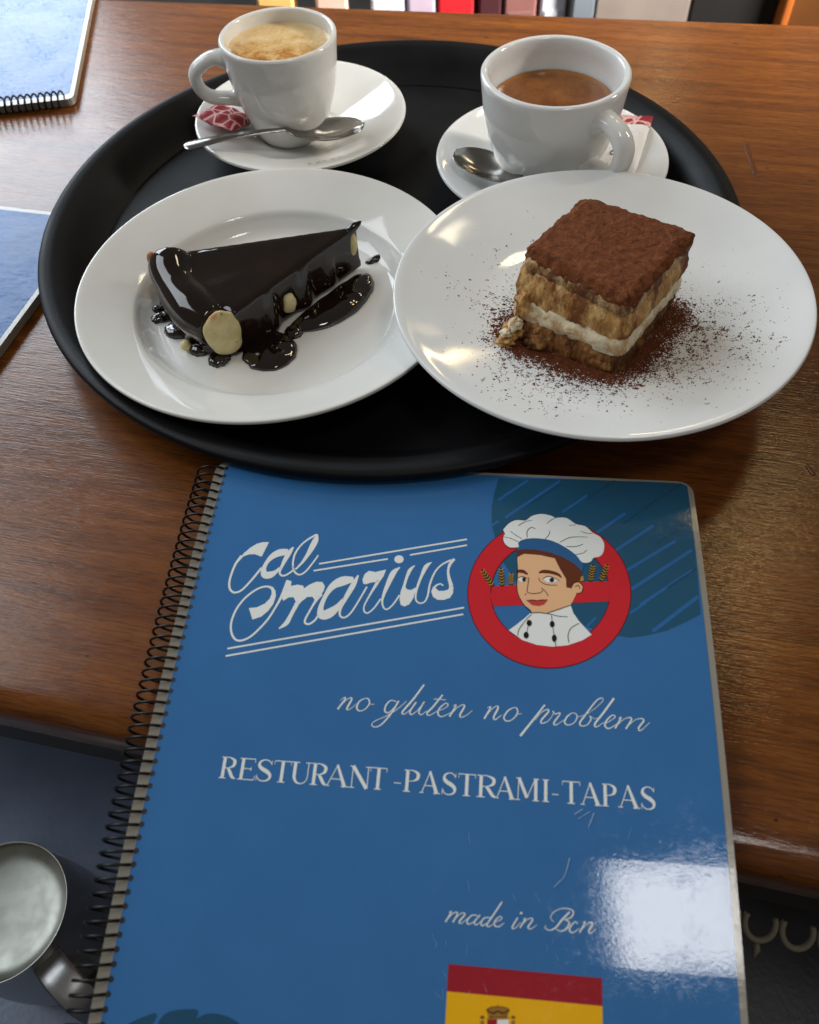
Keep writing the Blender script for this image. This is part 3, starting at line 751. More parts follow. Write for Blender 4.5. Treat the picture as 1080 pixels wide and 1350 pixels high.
def rrect(u0, u1, s0, s1, r, n=6):
    out = []
    for cx, cy, a0 in ((u1-r, s0+r, -90), (u1-r, s1-r, 0), (u0+r, s1-r, 90), (u0+r, s0+r, 180)):
        out += [(cx+r*math.cos(R(a0+90*k/n)), cy+r*math.sin(R(a0+90*k/n))) for k in range(n+1)]
    return out
U0, U1, S0, S1 = -.0042, MW+.0024, -.0014, MLEN+.003
rp = random.Random(3)
for k in range(5):
    bm = bmesh.new(); e = rp.uniform(-.0004, .0005); add_poly(bm, rrect(U0+rp.uniform(-.0003, .0004), U1+e, S0+rp.uniform(-.0006, .0006), S1+e, .006))
    bmesh.ops.dissolve_limit(bm, angle_limit=.01, verts=bm.verts[:], edges=bm.edges[:])
    bend('page', bm, -.0012-.0013*k, CLEAR, menu, .0009)
bm = bmesh.new(); add_poly(bm, rrect(U0, U1, S0, S1, .0062)); bmesh.ops.dissolve_limit(bm, angle_limit=.01, verts=bm.verts[:], edges=bm.edges[:])
front_cover = bend('front_cover', bm, -.0001, CLEAR, menu, .0009)
bm = bmesh.new(); add_poly(bm, rrect(0, MW, 0, MLEN, .0035)); bend('blue_cover_print', bm, .00004, BLUE, front_cover)
# spiral wire: one coil
hel = []; PITCHC = .0043; NC = int((MLEN-.004)/PITCHC)
COILR = .0066
for i in range(NC*18):
    a = 2*math.pi*i/18; s = .0025+PITCHC*i/18
    hel.append(cover(-.0061+COILR*1.04*math.cos(a), s, -.0034+COILR*math.sin(a)*.86)-MO)
COIL = mat('black_coil', (.004, .004, .004, 1), .35, spec=.25)
tube('spiral_wire', hel, .00055, COIL, menu, 6)
HOLE = mat('punched_hole', (.005, .005, .007, 1), .6)
bm = bmesh.new()
for i in range(NC):
    s = .0025+PITCHC*i+PITCHC*.06; add_poly(bm, [(.0007+.0010*math.cos(R(a)), s+.0010*math.sin(R(a))) for a in range(0, 360, 36)])
bend('punched_holes', bm, .00008, HOLE, front_cover)['kind'] = 'stuff'

# ---- leaf motif with slanted stripes
P = Crop(630, 620, 3.6)
bm = bmesh.new(); P.poly(bm, [(100, 37), (80, 100), (66, 170), (66, 260), (110, 420), (200, 560), (300, 640), (480, 730), (620, 778), (720, 795), (800, 785), (900, 760), (1000, 715), (1058, 684), (1036, 430), (1012, 200), (994, 75), (965, 62), (800, 55), (500, 45)])
bend('leaf_motif', bm, .00008, TEAL, front_cover)
bm = bmesh.new()
for (x0, y0, x1, y1, wd) in ((96, 143, 238, 48, 13), (130, 226, 392, 50, 14), (68, 262, 100, 240, 12), (400, 200, 520, 120, 12), (560, 300, 700, 205, 15), (610, 410, 835, 262, 15), (700, 480, 940, 335, 15), (730, 565, 1015, 380, 16), (770, 640, 1020, 475, 14), (830, 765, 1046, 600, 18), (720, 680, 800, 628, 10), (470, 790, 560, 700, 10)):
    P.stroke(bm, [(x0, y0, wd), (x1, y1, wd)])
bend('leaf_stripe_light', bm, .00011, LINEB, front_cover)
bm = bmesh.new()
for (x0, y0, x1, y1, wd) in ((520, 135, 650, 50, 12), (690, 255, 850, 140, 12), (840, 150, 960, 68, 10), (850, 350, 1012, 235, 12), (250, 160, 400, 62, 8), (900, 560, 1035, 470, 10)):
    P.stroke(bm, [(x0, y0, wd), (x1, y1, wd)])
bend('leaf_stripe_dark', bm, .00012, TEALD, front_cover)
Lf = Crop(100, 1280, 3.375)
bm = bmesh.new(); Lf.poly(bm, [(225, 245), (300, 205), (360, 190), (330, 245)], 4); Lf.poly(bm, [(370, 245), (400, 190), (470, 172), (545, 178), (500, 245)], 4); Lf.poly(bm, [(515, 245), (560, 200), (620, 190), (690, 210), (720, 245)], 4)
Lf.poly(bm, [(120, 245), (760, 245), (800, 330), (60, 330)])
bend('leaf_motif', bm, .00008, TEALD, front_cover)

# ---- brush lettering
A = Crop(290, 690, 6.75); B = Crop(440, 690, 6.0); C5 = Crop(270, 610, 3.0857)
bm = bmesh.new()
A.poly(bm, [(437, 168), (385, 168), (330, 182), (270, 218), (215, 265), (165, 325), (182, 318), (215, 293), (260, 277), (310, 275), (372, 298)])
A.stroke(bm, [(196, 290, 30), (143, 358, 21), (107, 440, 19), (85, 520, 18), (88, 580, 18), (115, 612, 18), (150, 615, 18), (200, 590, 18), (260, 530, 18), (320, 460, 20), (372, 395, 20)])
A.stroke(bm, [(605, 255, 60), (535, 262, 72), (475, 290, 58), (420, 345, 36), (390, 410, 42), (402, 458, 66), (450, 458, 66), (500, 430, 36), (535, 395, 20)])
A.stroke(bm, [(655, 212, 14), (615, 265, 44), (575, 335, 36), (545, 400, 22), (532, 440, 17), (552, 466, 16), (590, 460, 16), (640, 428, 16), (662, 400, 16)])
A.stroke(bm, [(650, 400, 16), (652, 340, 16), (670, 270, 18), (722, 195, 16), (790, 140, 18), (862, 100, 20)])
A.stroke(bm, [(868, 98, 12), (852, 150, 50), (822, 210, 52), (782, 280, 36), (732, 350, 22), (672, 412, 14)])
A.stroke(bm, [(650, 370, 16), (660, 425, 16), (705, 458, 16), (760, 432, 16), (820, 362, 15), (876, 285, 14)])
A.poly(bm, [(258, 755), (330, 748), (400, 715), (445, 670), (462, 625), (458, 592), (436, 574), (468, 568), (495, 600), (498, 650), (475, 720), (430, 780), (370, 830), (290, 857)])
A.stroke(bm, [(475, 585, 26), (432, 564, 19), (370, 570, 18), (300, 605, 18), (220, 670, 18), (150, 760, 18), (107, 860, 18), (98, 940, 18), (115, 1005, 18), (150, 1040, 18), (200, 1042, 18), (270, 1010, 18), (350, 940, 18), (430, 850, 18), (500, 740, 18), (550, 650, 26), (585, 575, 38), (612, 512, 44)])
A.poly(bm, [(592, 503), (638, 515), (632, 558), (690, 547), (742, 555), (747, 580), (800, 545), (860, 520), (912, 523), (934, 560), (925, 600), (890, 650), (850, 690), (825, 655), (780, 655), (735, 690), (700, 725), (678, 700), (655, 658), (612, 660), (565, 690), (550, 660), (575, 590)])
A.stroke(bm, [(695, 700, 42), (660, 765, 36), (625, 830, 36), (590, 890, 42), (525, 938, 10)])
A.stroke(bm, [(895, 625, 50), (850, 695, 24), (800, 780, 18), (758, 860, 18), (765, 892, 18), (800, 895, 18), (850, 858, 18), (885, 800, 18)])
C5.stroke(bm, [(606, 475, 22), (562, 482, 42), (522, 502, 30), (492, 542, 18), (472, 592, 22), (478, 620, 36), (508, 612, 40), (542, 585, 24), (564, 556, 12)])
C5.stroke(bm, [(625, 458, 6), (604, 498, 22), (574, 550, 18), (553, 592, 11), (550, 620, 8), (566, 631, 7), (592, 614, 7), (622, 570, 7), (660, 505, 7)])
B.poly(bm, [(228, 445), (245, 402), (280, 376), (330, 386), (415, 366), (405, 395), (370, 450), (340, 495), (330, 465), (290, 470), (262, 482), (235, 480)])
B.stroke(bm, [(385, 400, 40), (345, 470, 26), (285, 570, 15), (243, 650, 12), (242, 695, 12), (270, 710, 12), (320, 670, 12), (372, 598, 14)])
B.stroke(bm, [(525, 348, 6), (475, 390, 44), (435, 470, 38), (398, 560, 24), (384, 620, 15), (396, 668, 12), (425, 680, 12), (470, 642, 12), (522, 568, 14)])
B.disc(bm, 517, 285, 37, 31)
B.stroke(bm, [(642, 334, 6), (604, 370, 28), (578, 430, 22), (560, 490, 22), (548, 540, 34)])
B.poly(bm, [(530, 540), (521, 600), (530, 645), (560, 659), (600, 640), (632, 590), (655, 505), (612, 528), (585, 525), (560, 500)])
B.stroke(bm, [(775, 308, 6), (732, 342, 34), (694, 420, 22), (664, 500, 18), (650, 560, 14), (652, 610, 12), (682, 632, 12), (720, 620, 12), (745, 570, 14), (762, 480, 15), (802, 385, 14), (860, 325, 14), (932, 290, 16)])
B.stroke(bm, [(955, 282, 22), (922, 322, 24), (906, 372, 18), (912, 432, 24), (926, 480, 30), (932, 520, 34)])
B.poly(bm, [(944, 495), (946, 550), (920, 590), (870, 607), (820, 605), (785, 580), (772, 540), (788, 500), (810, 515), (830, 535), (870, 535), (905, 525), (918, 500)])
B.stroke(bm, [(788, 522, 18), (812, 492, 14), (845, 480, 12), (868, 494, 10)])
for a, b in (((465, 412), (1067, 312)), ((443, 440), (745, 392)), ((835, 376), (1067, 336)), ((92, 757), (1055, 590)), ((85, 787), (1052, 617))):
    C5.stroke(bm, [(*a, 7.2), (*b, 7.2)])
bend('brush_lettering', bm, .00010, PWHITE, front_cover)['label'] = 'white brush lettering Cal Marius between double lines'

# ---- emblem: red prohibition ring with a chef
K = Crop(610, 670, 4.696)
def ringpts(rx, ry, cx, cy, n=64): return [trace(cx+rx*math.cos(2*math.pi*i/n), cy+ry*math.sin(2*math.pi*i/n)) for i in range(n)]
def add_ring(bm, outer, inner):
    o = [bm.verts.new((p.x, p.y, 0)) for p in outer]; i_ = [bm.verts.new((p.x, p.y, 0)) for p in inner]; n = len(o)
    for k in range(n): bm.faces.new((o[k], o[(k+1) % n], i_[(k+1) % n], i_[k]))
RO, RI = ringpts(107, 97.5, 724.3, 783), ringpts(79, 70, 725.5, 782)
bm = bmesh.new(); add_ring(bm, ringpts(108.2, 98.7, 724.3, 783), ringpts(77.8, 68.8, 725.5, 782)); bend('emblem_outline', bm, .00014, PMAROON, front_cover)
bm = bmesh.new(); add_ring(bm, RO, RI)
add_poly(bm, [trace(*p) for p in ((649, 773.5), (700, 770), (803, 766.5), (804.5, 780), (803.5, 793), (650, 799.5), (646.5, 786))])
bend('emblem_ring', bm, .00017, PRED, front_cover)
bm = bmesh.new(); B2 = Crop(610, 770, 4.696)
B2.poly(bm, [(418, 182), (470, 178), (520, 182), (600, 155), (668, 130), (685, 180), (720, 230), (798, 315), (740, 350), (650, 380), (560, 389), (460, 378), (370, 348), (285, 287), (330, 255), (385, 212)])
bend('emblem_jacket', bm, .00020, PWHITE, front_cover)
bm = bmesh.new()
K.poly(bm, [(350, 280), (430, 275), (560, 300), (620, 380), (645, 440), (650, 495), (668, 496), (690, 465), (720, 460), (745, 488), (735, 522), (705, 530), (690, 560), (668, 602), (600, 632), (530, 652), (430, 648), (420, 630), (380, 600), (345, 540), (335, 480), (340, 400), (335, 320)])
bend('emblem_face', bm, .00023, PSKIN, front_cover)
bm = bmesh.new()
K.poly(bm, [(335, 262), (420, 255), (500, 262), (560, 280), (620, 300), (690, 340), (738, 395), (728, 450), (692, 462), (665, 496), (642, 492), (640, 440), (604, 380), (570, 312), (480, 292), (380, 284), (338, 305)])
for br in ([(328, 398, 10), (345, 392, 22), (375, 394, 24), (402, 412, 12)], [(472, 402, 10), (500, 394, 24), (545, 398, 24), (590, 412, 20), (612, 432, 8)]): K.stroke(bm, br)
bend('emblem_hair', bm, .00026, PHAIR, front_cover)
bm = bmesh.new()
K.poly(bm, [(335, 262), (345, 215), (380, 193), (450, 186), (540, 198), (620, 232), (700, 287), (750, 338), (742, 395), (690, 345), (620, 305), (540, 275), (450, 258), (390, 256)])
bend('emblem_hat_band', bm, .00028, BANDB, front_cover)
bm = bmesh.new()
K.poly(bm, [(252, 130), (285, 95), (330, 75), (390, 78), (430, 50), (490, 38), (550, 50), (575, 62), (640, 62), (700, 100), (760, 115), (805, 155), (850, 180), (875, 220), (872, 270), (850, 300), (810, 310), (790, 335), (740, 337), (700, 290), (620, 235), (540, 200), (450, 188), (380, 195), (345, 215), (345, 246), (290, 246), (255, 215), (250, 180), (262, 160)], 3)
K.poly(bm, [(338, 438), (355, 428), (392, 436), (396, 452), (360, 460)]); K.poly(bm, [(498, 440), (530, 425), (575, 436), (598, 450), (560, 464), (520, 460)])
bend('emblem_hat', bm, .00031, PWHITE, front_cover)
bm = bmesh.new()
B2.poly(bm, [(393, 102), (430, 97), (460, 102), (490, 97), (528, 98), (505, 128), (470, 138), (430, 132)])
bend('emblem_lips', bm, .00031, PLIP, front_cover)
bm = bmesh.new()
for d in ((412, 243, 16, 20), (393, 318, 16, 21), (554, 250, 15, 20), (567, 337, 15, 23)): B2.disc(bm, *d, n=14)
K.disc(bm, 380, 444, 12, 13, 12); K.disc(bm, 552, 447, 15, 14, 12)
for st in ([(345, 110, 5), (390, 85, 4), (430, 78, 3)], [(400, 185, 4), (400, 145, 5), (425, 122, 5), (450, 130, 4)], [(295, 145, 4), (330, 170, 4), (365, 190, 4)], [(255, 180, 3), (300, 190, 4), (345, 212, 4)],
           [(510, 195, 4), (535, 165, 4), (540, 140, 3)], [(520, 98, 3), (550, 75, 4), (580, 62, 3)], [(600, 215, 4), (660, 185, 5), (720, 180, 4), (775, 182, 3)], [(640, 240, 4), (700, 240, 5), (745, 225, 4)],
           [(700, 290, 4), (745, 280, 4), (768, 262, 4)], [(730, 145, 3), (770, 158, 4), (805, 158, 3)], [(660, 110, 3), (700, 105, 3)],
           [(410, 430, 4), (402, 490, 4), (400, 520, 4), (430, 530, 4), (480, 525, 4), (495, 510, 3)], [(485, 495, 4), (510, 515, 4), (530, 545, 4)], [(385, 540, 4), (395, 530, 4)],
           [(470, 432, 3), (480, 455, 4), (520, 475, 4), (585, 478, 3)], [(338, 438, 4), (365, 426, 5), (400, 436, 4)], [(496, 440, 4), (535, 424, 6), (598, 450, 4)],
           [(335, 300, 3), (340, 400, 4), (335, 480, 4), (345, 540, 4), (380, 600, 4), (425, 645, 4)], [(668, 500, 4), (690, 465, 4), (720, 460, 4), (745, 488, 4), (735, 522, 4), (702, 530, 4)], [(695, 490, 3), (715, 478, 4), (725, 500, 4)],
           [(252, 130, 4), (285, 95, 4), (330, 75, 4), (390, 78, 4)], [(262, 160, 4), (250, 180, 4), (255, 215, 4), (290, 246, 4), (345, 246, 4)]): K.stroke(bm, st)
for st in ([(420, 182, 5), (470, 178, 5), (545, 188, 4), (590, 200, 4), (650, 204, 3)], [(522, 182, 4), (600, 155, 4), (668, 132, 4)], [(425, 190, 4), (395, 220, 3), (350, 280, 4), (340, 322, 3)], [(408, 240, 3), (395, 318, 3)], [(550, 195, 4), (558, 270, 3), (577, 388, 4)], [(720, 245, 4), (670, 275, 4), (652, 320, 4), (658, 365, 4)],
           [(395, 102, 3), (460, 104, 4), (525, 99, 3)]): B2.stroke(bm, st)
bend('emblem_line_work', bm, .00034, PBLACK, front_cover)
bmo, bmy = bmesh.new(), bmesh.new()
for (x0, y0, x1, y1) in ((190, 486, 118, 380), (245, 486, 236, 368), (298, 476, 302, 402), (735, 455, 730, 424), (790, 455, 808, 350), (855, 455, 898, 348)):
    K.stroke(bmo, [(x0, y0, 22), ((x0+x1)/2, (y0+y1)/2, 38), (x1, y1, 8)])
    d = Vector((x1-x0, y1-y0)); n_ = Vector((-d.y, d.x)).normalized()
    for k in range(6):
        q = Vector((x0, y0))+d*(.1+.15*k)
        for sg in (-1, 1): K.stroke(bmy, [(q.x, q.y, 4.5), (q.x+n_.x*16*sg+d.x*.09, q.y+n_.y*16*sg+d.y*.09, 4)])
bend('emblem_wheat', bmo, .00021, laminate('dark_olive_print', lin(58, 48, 26)), front_cover)['kind'] = 'stuff'; bend('emblem_wheat_grain', bmy, .00024, laminate('wheat_print', lin(196, 150, 56)), front_cover)['kind'] = 'stuff'

# ---- script lines
T1, T2, M1 = Crop(430, 890, 4.696), Crop(630, 900, 4.5), Crop(570, 1170, 4.5)
bm = bmesh.new()
for st in ([(88, 158, 3), (112, 140, 5), (118, 150, 9), (72, 212, 10)], [(78, 205, 4), (120, 160, 4), (152, 141, 6), (158, 153, 10), (135, 195, 11), (130, 214, 8), (150, 210, 4), (188, 178, 3)],
           [(240, 145, 4), (207, 163, 8), (190, 200, 10), (205, 222, 7), (240, 213, 5), (268, 178, 8), (262, 148, 7), (240, 145, 4)], [(265, 165, 4), (278, 182, 3), (300, 180, 3)],
           [(436, 165, 4), (400, 158, 6), (370, 190, 9), (365, 225, 9), (390, 232, 6), (432, 190, 4)], [(450, 160, 9), (405, 235, 10), (350, 300, 8), (310, 322, 6), (283, 312, 5), (300, 287, 4), (380, 250, 4), (450, 205, 4), (500, 160, 3)],
           [(607, 60, 10), (540, 150, 11), (475, 225, 10), (480, 243, 6), (510, 225, 4), (545, 185, 3)], [(558, 168, 9), (520, 225, 9), (530, 245, 6), (570, 215, 4), (605, 168, 4)], [(608, 165, 9), (575, 225, 9), (590, 246, 5), (625, 220, 3)],
           [(722, 123, 9), (660, 200, 10), (625, 235, 9), (640, 250, 5), (690, 222, 3)], [(668, 149, 5), (742, 154, 4)], [(690, 225, 4), (740, 203, 4), (756, 184, 6), (738, 176, 6), (702, 208, 9), (693, 242, 9), (718, 258, 6), (775, 232, 3)],
           [(788, 192, 4), (804, 190, 8), (764, 258, 10)], [(774, 244, 4), (815, 200, 4), (848, 185, 6), (856, 198, 10), (830, 245, 10), (836, 262, 6), (868, 250, 4), (906, 220, 3)]): T1.stroke(bm, st)
for st in ([(58, 150, 3), (76, 148, 8), (38, 215, 10)], [(50, 198, 4), (90, 152, 4), (118, 140, 6), (118, 158, 10), (95, 203, 10), (104, 220, 6), (142, 192, 3)],
           [(215, 148, 4), (182, 165, 8), (155, 205, 9), (170, 228, 7), (205, 219, 5), (236, 182, 8), (230, 152, 6), (215, 148, 4)], [(234, 172, 3), (245, 188, 3), (260, 184, 3)],
           [(398, 132, 9), (330, 220, 11), (252, 317, 13)], [(340, 222, 3), (375, 180, 4), (410, 160, 6), (420, 172, 9), (378, 222, 9), (380, 242, 6), (420, 226, 4), (452, 180, 3)], [(446, 168, 7), (458, 186, 6), (490, 182, 6), (452, 238, 9), (464, 251, 5), (512, 222, 3)],
           [(560, 180, 4), (532, 200, 8), (515, 234, 9), (534, 252, 6), (570, 240, 5), (590, 205, 7), (580, 184, 5), (560, 180, 4)],
           [(588, 205, 3), (640, 190, 3), (700, 150, 3), (742, 108, 4), (735, 92, 5), (702, 110, 7), (640, 190, 9), (606, 238, 9), (616, 258, 6), (650, 250, 5), (672, 216, 7), (662, 197, 4), (690, 214, 3), (712, 210, 3)],
           [(808, 93, 12), (745, 180, 11), (695, 245, 10), (705, 263, 5), (748, 235, 3)], [(756, 244, 4), (800, 218, 4), (816, 202, 6), (797, 194, 6), (765, 225, 9), (754, 254, 9), (778, 273, 6), (834, 240, 3)],
           [(835, 215, 3), (850, 208, 7), (815, 272, 9)], [(824, 256, 4), (868, 217, 4), (903, 208, 6), (911, 222, 9), (878, 275, 9)], [(888, 260, 4), (933, 222, 4), (972, 214, 6), (984, 228, 9), (955, 268, 9), (966, 285, 5), (1020, 238, 3)]): T2.stroke(bm, st)
bend('script_line', bm, .00010, PWHITE, front_cover)['label'] = 'white script line reading no gluten no problem'
bm = bmesh.new()
for st in ([(98, 150, 3), (114, 146, 7), (78, 205, 8)], [(88, 192, 4), (122, 155, 4), (146, 148, 6), (148, 162, 8), (122, 207, 8)], [(132, 190, 4), (168, 156, 4), (190, 152, 6), (190, 166, 8), (160, 204, 8), (173, 213, 4), (208, 186, 3)],
           [(268, 168, 4), (238, 165, 6), (208, 194, 8), (212, 218, 6), (245, 205, 4), (278, 170, 4)], [(284, 164, 7), (250, 205, 8), (262, 222, 5), (294, 198, 3)], [(344, 180, 4), (312, 181, 6), (290, 208, 8), (298, 228, 6), (332, 208, 4)], [(414, 86, 8), (365, 160, 8), (325, 220, 8), (340, 232, 4), (372, 208, 3)],
           [(372, 208, 3), (402, 194, 4), (414, 180, 5), (398, 174, 5), (370, 204, 8), (372, 228, 7), (398, 232, 5), (426, 210, 3)], [(507, 180, 7), (475, 235, 8), (490, 243, 4), (524, 208, 3)], [(540, 190, 3), (553, 186, 7), (520, 240, 8)], [(528, 226, 4), (565, 190, 4), (592, 184, 6), (592, 200, 8), (568, 236, 8), (586, 246, 4), (620, 222, 3)],
           [(815, 146, 8), (770, 192, 10), (735, 236, 8), (698, 254, 5), (668, 240, 4), (676, 225, 3)], [(720, 205, 3), (702, 178, 4), (722, 146, 4), (770, 125, 4), (820, 130, 6), (838, 150, 7), (820, 180, 6), (780, 193, 4)], [(788, 193, 4), (812, 206, 8), (800, 240, 9), (765, 260, 5), (732, 246, 3)],
           [(862, 216, 6), (850, 204, 5), (825, 225, 8), (814, 254, 8), (834, 269, 6), (874, 242, 3)], [(893, 212, 3), (907, 206, 7), (874, 268, 8)], [(884, 252, 4), (920, 216, 4), (946, 208, 6), (948, 226, 8), (928, 260, 8), (942, 272, 5), (970, 248, 3)]): M1.stroke(bm, st)
M1.disc(bm, 528, 153, 8, 7, 12)
bend('script_line', bm, .00010, PWHITE, front_cover)['label'] = 'small white script reading made in Bcn'

# ---- serif capitals
TK, TN = .150, .040
def serif(x, y, w=.30): return [(x-w/2, y, TN), (x+w/2, y, TN)]
def GL(ch):
    V = lambda x, w=TK: [(x, 0, w), (x, 1, w)]
    top, bt = 1-TN/2, TN/2
    if ch == 'I': return [V(.5), serif(.5, bt, 1.0), serif(.5, top, 1.0)]
    if ch == 'T': return [V(.5), serif(.5, bt, .42), [(0, top, TN), (1, top, TN)], [(.02, 1, .03), (.0, .80, .02)], [(.98, 1, .03), (1.0, .80, .02)]]
    if ch == 'E': return [V(.2), [(0, bt, TN), (.95, bt, TN)], [(0, top, TN), (.92, top, TN)], [(.2, .52, TN), (.72, .52, TN)], [(.93, 0, .03), (1.0, .24, .02)], [(.9, 1, .03), (.93, .80, .02)], [(.72, .43, .03), (.72, .61, .03)]]
    if ch in 'RP':
        g = [V(.2), serif(.2, bt, .42), [(0, top, TN), (.3, top, TN)], [(.2, top, TN), (.52, .975, TN*1.2), (.80, .86, .13), (.84, .74, .155), (.78, .60, .12), (.52, .50, TN), (.2, .485, TN)]]
        if ch == 'R': g.append([(.46, .50, .10), (.62, .32, .15), (.80, .10, .13), (1.02, bt, .03)])
        return g
    if ch == 'A': return [[(.08, 0, TN), (.48, 1.0, TN)], [(.46, 1.0, .10), (.86, 0, .17)], [(.24, .34, TN), (.70, .34, TN)], serif(.08, bt, .22), serif(.86, bt, .34)]
    if ch == 'N': return [[(.14, 0, TN), (.14, 1, TN)], [(.14, 1, .16), (.86, 0, .16)], [(.88, 0, TN), (.88, 1, TN)], serif(.14, bt, .26), serif(.10, top, .2), serif(.88, top, .26)]
    if ch == 'U': return [[(.2, 1, TK), (.2, .45, TK), (.22, .25, TK*.9), (.34, .07, .09), (.54, .015, .045), (.74, .09, .04), (.85, .28, TN), (.86, .6, TN), (.86, 1, TN)], serif(.2, top, .42), serif(.86, top, .28)]
    if ch == 'M': return [[(.08, 0, TN), (.12, 1, TN)], [(.12, 1, .14), (.48, .12, .15)], [(.48, .12, TN), (.84, 1, TN)], [(.86, 0, TK), (.86, 1, TK)], serif(.08, bt, .2), serif(.86, bt, .28), serif(.09, top, .18), serif(.88, top, .24)]
    if ch == 'S': return [[(.92, .97, .03), (.90, .76, .025)], [(.89, .82, TN), (.72, .955, .045), (.46, .985, .05), (.22, .89, .09), (.16, .72, .14), (.34, .57, .17), (.66, .45, .18), (.88, .29, .14), (.82, .10, .09), (.54, .012, .05), (.26, .05, .045), (.08, .20, TN)], [(.06, .0, .025), (.08, .28, .03)]]
    if ch == '-': return [[(0, .36, TN), (1, .36, TN)]]
T3 = lambda x: 280+x/3.6
T4 = lambda x: 570+x/3.484
LET = [('R', T3(30), T3(106)), ('E', T3(118), T3(198)), ('S', T3(200), T3(278)), ('T', T3(284), T3(364)), ('U', T3(364), T3(460)), ('R', T3(462), T3(542)), ('A', T3(534), T3(642)), ('N', T3(645), T3(745)), ('T', T3(744), T3(822)), ('-', T3(858), T3(893)), ('P', T3(905), T3(985)), ('A', T3(985), T4(32)),
       ('S', T4(40), T4(110)), ('T', T4(117), T4(196)), ('R', T4(203), T4(296)), ('A', T4(288), T4(380)), ('M', T4(384), T4(490)), ('I', T4(506), T4(536)), ('-', T4(550), T4(580)), ('T', T4(598), T4(680)), ('A', T4(684), T4(775)), ('P', T4(782), T4(852)), ('A', T4(858), T4(952)), ('S', T4(958), T4(1028))]
bl = lambda x: 1026+(x-288)*.0725
bm = bmesh.new()
sb = sum(trace(x, bl(x)).y for x in (300, 500, 700, 850))/4; ch_ = abs(trace(290, 1026).y-trace(292.5, 997.5).y)
for c, x0, x1 in LET:
    a, b = trace(x0, bl(x0)), trace(x1, bl(x1)); yb = (a.y+b.y)/2*.75+sb*.25
    for st in GL(c):
        Pp = [Vector((a.x+p[0]*(b.x-a.x), yb-p[1]*ch_, p[2]*ch_)) for p in st]
        add_strip(bm, catmull(Pp, 5) if len(Pp) > 2 else Pp)
bend('capital_line', bm, .00010, PWHITE, front_cover)['label'] = 'white serif capitals RESTURANT -PASTRAMI-TAPAS'

# ---- flag
Fc = Crop(585, 1260, 4.909)
f0, f1, f2 = Fc.p(30, 60), Fc.p(1025, 138), Fc.p(22, 238)
uL, uR, sT = f0.x, f1.x, (f0.y+f1.y)/2; qh = f2.y-f0.y
fs_ = [(sT, sT+qh, PFRED, 'flag_red_band'), (sT+qh, min(MLEN-.006, sT+3*qh), PYEL, 'flag_yellow_band')]
if sT+3*qh < MLEN-.006: fs_.append((sT+3*qh, min(MLEN-.003, sT+4*qh), PFRED, 'flag_red_band'))
for a, b, m, n in fs_:
    bm = bmesh.new(); add_poly(bm, [(uL, a), (uR, a), (uR, b), (uL, b)]); bend(n, bm, .00010, m, front_cover)
bm = bmesh.new()
Fc.poly(bm, [(275, 352), (300, 336), (350, 330), (400, 336), (428, 352), (410, 400), (295, 404)]); Fc.stroke(bm, [(350, 332, 8), (350, 314, 6)])
for x in (250, 450): Fc.disc(bm, x, 400, 16, 12, 12); Fc.poly(bm, [(x-12, 420), (x+12, 420), (x+10, 560), (x-14, 560)])
Fc.stroke(bm, [(280, 405, 8), (350, 412, 8), (425, 402, 8)])
bend('flag_crest', bm, .00013, PGOLD, front_cover)
bm = bmesh.new()
Fc.stroke(bm, [(282, 354, 10), (320, 372, 12), (350, 360, 12), (385, 372, 12), (422, 354, 10)]); Fc.stroke(bm, [(290, 395, 6), (350, 400, 6), (410, 393, 6)]); Fc.stroke(bm, [(276, 352, 5), (300, 336, 5), (350, 330, 5), (400, 336, 5), (428, 352, 5)])
for x in (250, 450): Fc.disc(bm, x, 396, 11, 7, 10)
bend('flag_crest_shading', bm, .00015, PHAIR, front_cover)
bm = bmesh.new(); Fc.poly(bm, [(282, 413), (345, 413), (345, 500), (282, 500)]); Fc.poly(bm, [(345, 500), (420, 500), (415, 580), (350, 600)]); bend('flag_shield_red', bm, .00016, PFRED, front_cover)
bm = bmesh.new(); Fc.poly(bm, [(347, 413), (422, 413), (422, 500), (347, 500)]); bend('flag_shield_white', bm, .00016, PWHITE, front_cover)
# fine scratches in the laminate
SCR = laminate('laminate_scratch', lin(170, 190, 210))
bm = bmesh.new(); G = Crop(0, 0, 1)
for st in ([(751, 1131, .9), (746, 1150, .7), (741, 1160, .5)], [(740, 1160, .8), (730, 1170, .6)], [(757, 1074, .8), (768, 1067, .8)], [(776, 1090, .7), (783, 1072, .8)], [(762, 1080, .5), (778, 1070, .5)]):
    G.stroke(bm, st)
for _ in range(26):
    x, y = rp.uniform(560, 930), rp.uniform(1085, 1340); a = rp.gauss(R(80), .35); l = rp.uniform(5, 20)
    G.stroke(bm, [(x, y, .12), (x+l*.5*math.cos(a)+rp.uniform(-1, 1), y+l*.5*math.sin(a), .22), (x+l*math.cos(a), y+l*math.sin(a), .1)])
bend('laminate_scratches', bm, .00040, SCR, front_cover)['kind'] = 'stuff'

